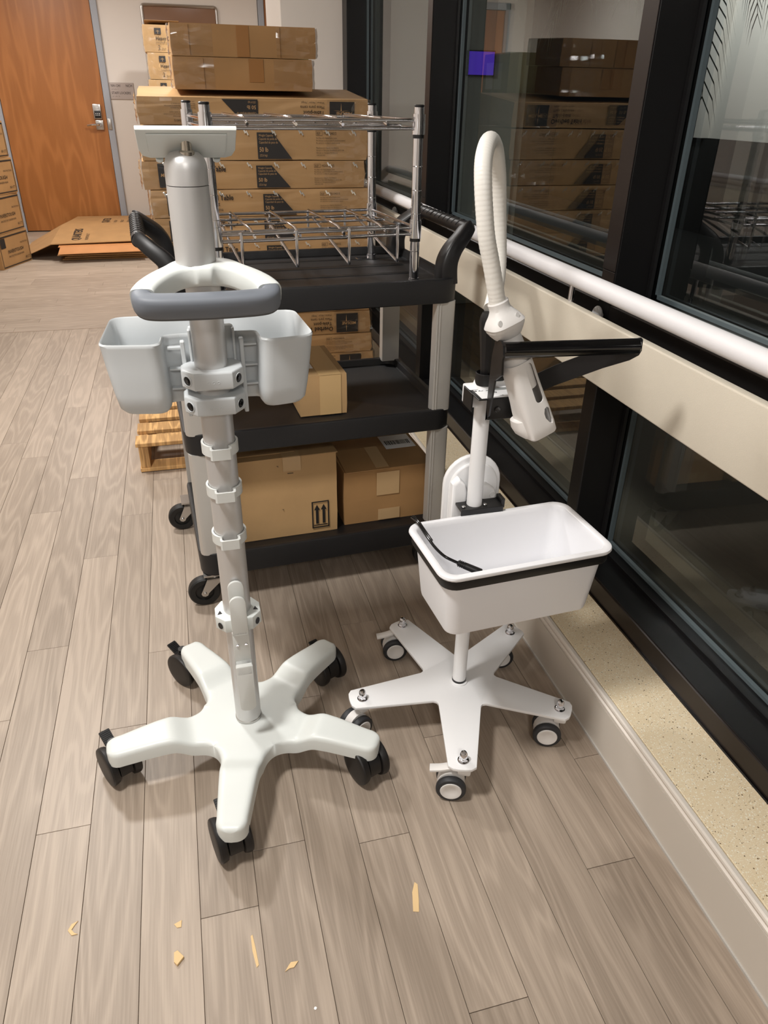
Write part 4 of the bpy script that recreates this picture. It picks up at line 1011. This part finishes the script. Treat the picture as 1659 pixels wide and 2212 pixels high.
for i in range(NB):
    z1, z0 = ZL[i], ZL[i + 1]
    if i == 0: z0 += .002
    t = thing('carton', '%s flat overbed table carton%s in the film wrapped stack behind the cart' % (ordn[i] if i < NB - 1 else 'lowest', ' from the top' if 0 < i < NB - 1 else ''), 'box', (XO[i], 3.50 + .004 * (i % 3), z0 + .001), 0, 'overbed table cartons in the wrapped stack')
    k = (z1 - z0 - .003) / .1
    b_ = obj('carton_body', body_ms[i % 4], None, t); b_.scale = (KS, KS, k)
    parts = []
    for me in PR_:
        o = obj(me.name, me, None, t); parts.append(o)
        if REV[i]: o.rotation_euler = (0, PI, 0); o.location = (OL * KS, 0, .1 * k); o.scale = (KS, KS, k)
        else: o.scale = (KS, KS, k)
    for f in (film_ms[i % 2], film_ms[2 + i % 2]):
        o = obj('film', f, None, t); o.scale = (KS, KS, k)
    if 0 < i < 6 : o = obj('painted_glints', glint_m, None, t, kind='stuff'); o.scale = (KS, KS, k); o.location.x = rnd.uniform(-.03, .03)
    if i == 0:
        t.rotation_euler = (math.radians(5), 0, 0)
# two plain cartons lying on top
for i, (z, lab) in enumerate(((1.470, 'plain brown taped carton lying directly on the overbed table cartons'), (1.586, 'plain brown film wrapped carton at the very top of the front stack'))):
    ox = .047 + .002 * i
    t = thing('carton', lab, 'box', (ox, 3.53 - .006 * i, z), 0, 'plain cartons on the stack'); t.rotation_euler = (math.radians(2.6), 0, 0)
    PLn, PHt = (.561, .114) if i == 0 else (.574, .110)
    obj('carton_body', carton_mesh('carton_body', PLn, .37, PHt, CARD2, 20 + i, amp=.003, bul=.002), None, t)
    obj('packing_tape', B().box(.30 - .06 * i, .36 - .06 * i, -.0052, -.0048, .03, PHt - .002, .0001, 1) if i == 0 else B().box(.255, .305, -.0052, -.0048, .002, PHt - .002, .0001, 1), mat('brown_tape_%d' % i, (160, 112, 62), .25), t)
    for e_ in (0, 1):
        o = obj('film', film_patch(PLn, .37, PHt, 40 + i + 5 * e_, e_), None, t)
    cr = B()
    for x in ((.07, .43) if i else (.12,)): cr.box(x - .0012, x + .0012, -.006, -.0035, .004, PHt - .004)
    obj('crease', cr, mat('crease_%d' % i, (134, 96, 52), .8), t)
# second row behind, seen in the window reflections
for i in range(6):
    z0 = .141 + i * .213
    t = thing('carton', 'large wrapped carton in the rear row on the pallet, %s from the bottom' % ['first', 'second', 'third', 'fourth', 'fifth', 'sixth'][i], 'box', (-.08, 3.985, z0 + .001), 0, 'rear row cartons')
    obj('carton_body', carton_mesh('carton_body', .80, .41, .210, CARD2, 60 + i, amp=.004), None, t)
    obj('film', film_patch(.80, .41, .21, 80 + i, 1), None, t)
t = thing('carton', 'olive carton with a white shipping label on the rear row, mirrored in the window', 'box', (.33, 3.99, 1.42 + .001))
obj('carton_body', carton_mesh('carton_body', .34, .34, .24, CARDO, 90, amp=.002), None, t)
obj('shipping_label', B().box(.342, .3435, .20, .30, .08, .20), LABEL, t)
obj('printed_panel', B().box(.342, .3432, .04, .17, .05, .20), mat('olive_print', (110, 104, 62), .6), t)
# pallet
pal = thing('pallet', 'rough wooden pallet under the wrapped carton stack', 'pallet', (-.285, 3.05, 0))
for i in range(10):
    y = .0 + i * .142; obj('board', B().box(-.006 + .004 * (i % 3), 1.02, y, y + .094, .121, .139, .002, 1), PALLET, pal)
for x in (0.004, .49, .975): obj('stringer', B().box(x, x + .04, .004, 1.36, .021, .121, .002, 1), PALLET, pal)
for y in (.0, .30, .70, 1.0, 1.27): obj('board', B().box(0.0, 1.02, y, y + .085, .003, .021, .002, 1), PALLET, pal)
# cartons on the cart
t = thing('carton', 'tall pale carton with two black up arrows on the bottom cart shelf', 'box', (.055, 2.075, .177), math.radians(3))
obj('carton_body', carton_mesh('carton_body', .348, .30, .288, CARD3, 101, amp=.0015, bul=.001), None, t)
FX, FZ = .262, .018
fm = B()
for q in ((0, .058, 0, .004), (0, .058, .096, .100), (0, .004, 0, .1), (.054, .058, 0, .1)): fm.box(FX + q[0], FX + q[1], -.0046, -.0040, FZ + q[2], FZ + q[3])
obj('symbol_frame', fm, INK, t)
obj('symbol_bar', B().box(FX + .006, FX + .052, -.0046, -.0040, FZ + .009, FZ + .0125), INK, t)
for x in (.0175, .040): obj('up_arrow', B().poly([(FX + x + dx, -.0044, FZ + dz) for dx, dz in ((-.0045, .016), (.0045, .016), (.0045, .068), (.0098, .068), (0, .088), (-.0098, .068), (-.0045, .068))]), INK, t)
obj('printed_dash', B().box(.188, .207, -.0046, -.0040, .232, .234), INK, t)
for x, z in ((.155, .262), (.165, .105)): obj('corner_mark', B().box(x, x + .005, -.0046, -.0040, z, z + .0012).box(x + .004, x + .005, -.0046, -.0040, z - .004, z), INK, t)
obj('carton_flap', B().box(.23, .352, -.008, .12, .288, .291, .001, 1, m=Matrix.Translation((0, 0, .288)) @ Matrix.Rotation(-.03, 4, 'X') @ Matrix.Translation((0, 0, -.288))).box(.03, .22, .03, .28, .289, .292, .001, 1), CARD3, t)
obj('packing_tape', B().box(.175, .232, -.0040, -.0036, .240, .289).box(.175, .232, -.004, .3, .2905, .2912), TAPE, t)
t = thing('carton', 'square brown carton with two tape strips on the bottom cart shelf', 'box', (.432, 2.112, .177), math.radians(2.6))
obj('carton_body', carton_mesh('carton_body', .312, .30, .198, CARD2, 102, amp=.0015, bul=.001), None, t)
obj('packing_tape', B().box(.112, .192, -.004, -.0035, .100, .186), TAPE, t); obj('packing_tape', B().box(.118, .196, -.004, -.0035, .004, .046), TAPE, t)
fl_ = B().box(.004, .155, -.012, .15, .200, .203, .001, 1, m=Matrix.Translation((0, 0, .2)) @ Matrix.Rotation(.05, 4, 'X') @ Matrix.Translation((0, 0, -.2)))
obj('carton_flap', fl_, CARD2, t)
obj('flap_tape', B().box(.11, .155, .0, .15, .2035, .2042, m=Matrix.Translation((0, 0, .2)) @ Matrix.Rotation(.05, 4, 'X') @ Matrix.Translation((0, 0, -.2))), TAPE, t)
lbm = obj('shipping_label', B().box(.19, .30, .14, .25, .1995, .2003), LABEL, t)
bc = B(); x = .2
while x < .29:
    w_ = rnd.choice((.001, .002, .0035)); bc.box(x, x + w_, .17, .205, .2003, .2006); x += w_ + rnd.choice((.0015, .0025))
obj('barcode', bc, INK, lbm)
t = thing('carton', 'small pale carton with wide tape on the middle cart shelf', 'box', (.298, 2.115, .5835), math.radians(2.5))
obj('carton_body', carton_mesh('carton_body', .148, .30, .129, CARD3, 103, amp=.001, bul=.0008), None, t)
obj('packing_tape', B().box(.062, .130, -.0030, -.0026, .001, .128).box(.062, .130, -.003, .3, .1292, .1298), mat('pale_tape', (206, 172, 122), .3), t)
obj('shipping_label', B().box(.008, .058, .07, .17, .1294, .13), LABEL, t)
# heavy duty cartons at the back wall
HB = .2255
for i in range(9):
    z0 = 2.03 - HB * (i + 1) + .001
    t = thing('carton', '%s printed heavy duty carton in the tall stack by the back wall' % ordn[i] if i < 8 else 'lowest printed heavy duty carton in the tall stack by the back wall', 'box', (-.13 + (.015 if i % 2 else 0), 8.6, max(.002, z0)), 0, 'heavy duty cartons by the back wall')
    obj('carton_body', carton_mesh('carton_body', .62, .5, HB - .004, CARD3, 110 + i, amp=.008, bul=.006), None, t)
    obj('logo_patch', B().box(.105, .165, -.0165, -.016, .145, .195), PRINT, t)
    obj('lettering', B().text('Heavy Duty', .044, front(.112, -.0165, .098), sx=.85, bold=.01).text('Folding Walker with Wheels', .016, front(.112, -.0165, .072), sx=.85).text('2', .05, front(.125, -.0165, .022), sx=.85).text('Each', .02, front(.16, -.0165, .022)), INK, t)
    obj('logo_star', B().poly([(.133, -.0168, .15), (.137, -.0168, .15), (.135, -.0168, .19)]).poly([(.115, -.0168, .168), (.155, -.0168, .168), (.135, -.0168, .174)]), TANP, t)
    obj('film', film_patch(.62, .5, HB - .004, 120 + i), None, t)
    if i == 0: obj('carton_flap', B().box(.02, .34, -.01, .25, HB - .003, HB, .001, 1, m=Matrix.Translation((0, .25, HB)) @ Matrix.Rotation(-.12, 4, 'X') @ Matrix.Translation((0, -.25, -HB))), CARD2, t)
# stack by the left wall, cropped by the frame
for i, (h_, dx, rz) in enumerate(((.30, 0, 70), (.32, .0, 71), (.30, -.03, 66), (.30, -.02, 69))):
    z0 = [.001, .302, .623, .924][i]
    t = thing('carton', ['lowest sturdy brown carton of the stack at the left edge', 'second brown carton from the floor at the left edge', 'third brown carton from the floor at the left edge', 'topmost brown carton of the stack at the left edge'][i], 'box', (-1.632 + dx, 7.70, z0), math.radians(rz), 'cartons at the left edge')
    obj('carton_body', carton_mesh('carton_body', .52, .42, h_ - .002, CARD2, 130 + i, amp=.002, bul=.002), None, t)
    ln = B()
    for q in ((.015, .505, .012, .020), (.015, .505, h_ - .03, h_ - .018), (.012, .018, .012, h_ - .018), (.500, .506, .012, h_ - .018)): ln.quad((q[0], -.0065, q[2]), (q[1], -.0065, q[2]), (q[1], -.0065, q[3]), (q[0], -.0065, q[3]))
    ln.quad((.03, -.0066, h_ - .12), (.11, -.0066, h_ - .12), (.11, -.0066, h_ - .035), (.03, -.0066, h_ - .035))
    ln.text('INVERSTOUGH', .042, front(.13, -.0067, h_ * .42), sx=.95, bold=.01).text('PROTECTIVE UNDERWEAR', .022, front(.13, -.0067, h_ * .30)).text('PROTECTION', .02, front(.36, -.0067, h_ * .62)).text('80 CT', .03, front(.41, -.0067, h_ * .14))
    obj('printed_marks', ln, INK, t)
# flattened cartons on the floor
fc = [('flattened brown carton at the bottom of the floor pile by the door', -1.16, -.35, 8.10, 9.3, .002, .028, 0), ('flattened brown carton second from the floor in the pile by the door', -1.13, -.33, 8.06, 9.4, .030, .055, 1), ('flattened brown carton third from the floor with a smooth front edge', -1.19, -.36, 8.02, 9.45, .057, .082, -1)]
for lab, x0, x1, y0, y1, z0, z1, rz in fc:
    t = thing('flattened_carton', lab, 'cardboard', (x0, y0, z0), math.radians(rz), 'flattened cartons by the door')
    obj('sheet', B().box(0, x1 - x0, 0, y1 - y0, 0, (z1 - z0) * .42, .002, 1), CARD2, t); obj('sheet', B().box(.02, x1 - x0 - .02, .01, y1 - y0, (z1 - z0) * .5, (z1 - z0) * .95, .002, 1), CARD2, t)
t = thing('flattened_carton', 'orange brown flattened carton with its flap hanging over the pile front', 'cardboard', (-1.17, 8.02, .084), 0, 'flattened cartons by the door')
obj('sheet', B().loft([[(0, 0, .052), (.83, 0, .056), (.83, 0, .060), (0, 0, .056)], [(0, .5, .066), (.83, .5, .066), (.83, .5, .070), (0, .5, .070)], [(0, 1.3, .03), (.83, 1.3, .03), (.83, 1.3, .034), (0, 1.3, .034)]]), mat('cardboard_orange', (186, 124, 72), .75, var=.06), t)
obj('flap', B().loft([[(0.0, -.085, .002), (.83, -.06, .008), (.83, -.058, .011), (0.0, -.083, .005)], [(0.02, .0, .052), (.83, 0, .056), (.83, 0, .060), (.02, 0, .056)]]), mat('cardboard_orange_flap', (190, 130, 78), .75, var=.06), t)
t = thing('flattened_carton', 'large printed flattened carton topmost on the pile, left flap drooping to the floor', 'cardboard', (-1.245, 8.10, .15), 0, 'flattened cartons by the door')
obj('sheet', B().loft([[(0, 0, .0), (1.0, .02, .015), (1.0, .02, .022), (0, 0, .007)], [(.02, .8, .06), (1.0, .8, .06), (1.0, .8, .067), (.02, .8, .067)], [(.09, 1.78, .02), (1.0, 1.80, .015), (1.0, 1.80, .022), (.09, 1.78, .027)]]), CARD2, t)
obj('drooping_flap', B().loft([[(0, .0, .004), (.02, .8, .064), (.09, 1.78, .024), (.09, 1.78, .018), (.02, .8, .058), (0, 0, -.002)], [(-.33, .16, -.148), (-.31, .82, -.10), (-.12, 1.70, -.06), (-.12, 1.70, -.066), (-.31, .82, -.107), (-.33, .16, -.1495)]]), CARD2, t)
def slope(x, y): return Matrix.Translation((x, y, .004 + .0745 * y + .012 * x + .006)) @ Matrix.Rotation(.075, 4, 'X')
wl = B()
for bx, by in ((.17, .12), (.40, 1.0)):
    m0 = slope(bx, by) if by < .8 else (Matrix.Translation((bx, by, .0685 - (by - .8) * .0425)) @ Matrix.Rotation(-.0425, 4, 'X'))
    wl.text('QUARTERS', .115, m0 @ Matrix.Rotation(PI / 2, 4, 'Z') @ Matrix.Translation((0, -.09, 0)), sx=.85, bold=.02)
    for k in range(5): wl.text('INDIVIDUALLY WRAPPED'[:12 + k], .045, m0 @ Matrix.Rotation(PI / 2, 4, 'Z') @ Matrix.Translation((0, -.17 - .07 * k - (.12 if k > 2 else 0), 0)), sx=.9)
obj('lettering', wl, INK, t)

# ------------------------------------------------------------------ wood chips on the floor
chips = [(.318, .877, [(-.008, -.030), (.004, -.032), (.007, -.01), (.010, .028), (.004, .034), (-.004, .012)], .0012, -.15, 'longest tan wood splinter on the floor, right of the stand'),
         (-.362, .978, [(-.010, .0), (-.004, .012), (.008, .016), (.002, .008), (-.003, .0), (.003, -.008), (.010, -.012), (-.002, -.012)], .002, 0, 'curved wood chip on the floor near the left edge'),
         (-.159, .936, [(-.008, .006), (.008, .008), (.004, -.006), (-.004, -.004)], .0015, .2, 'small pale wood chip behind the folded one'),
         (-.160, .869, [(-.007, .012), (.000, .014), (.010, -.002), (-.004, -.014), (-.009, -.006)], .006, .1, 'thick folded tan wood chip on the floor'),
         (-.018, .849, [(-.002, .030), (.002, .032), (.004, .0), (.005, -.030), (.0, -.034), (-.003, .0)], .0012, .05, 'thin pale straight splinter on the floor'),
         (.048, .801, [(-.014, -.004), (-.004, .004), (.002, .008), (.016, .004), (.004, -.004), (-.004, -.002)], .002, .2, 'jagged pale splinter nearest the bottom of the view'),
         (.080, .717, [(.003 * math.cos(a), .003 * math.sin(a)) for a in (0, 1, 2, 3, 4, 5)], .0015, 0, 'tiny round white crumb on the floor')]
for x, y, pts, th, rz, lab in chips:
    o = obj('wood_chip', B().prism(pts, 0.0002, th, .0003, 1), CHIP if 'crumb' not in lab else LABEL); o.location = (x, y, 0); o.rotation_euler = (0, 0, rz)
    tag(o, lab, 'wood chip', 'wood debris on the floor')
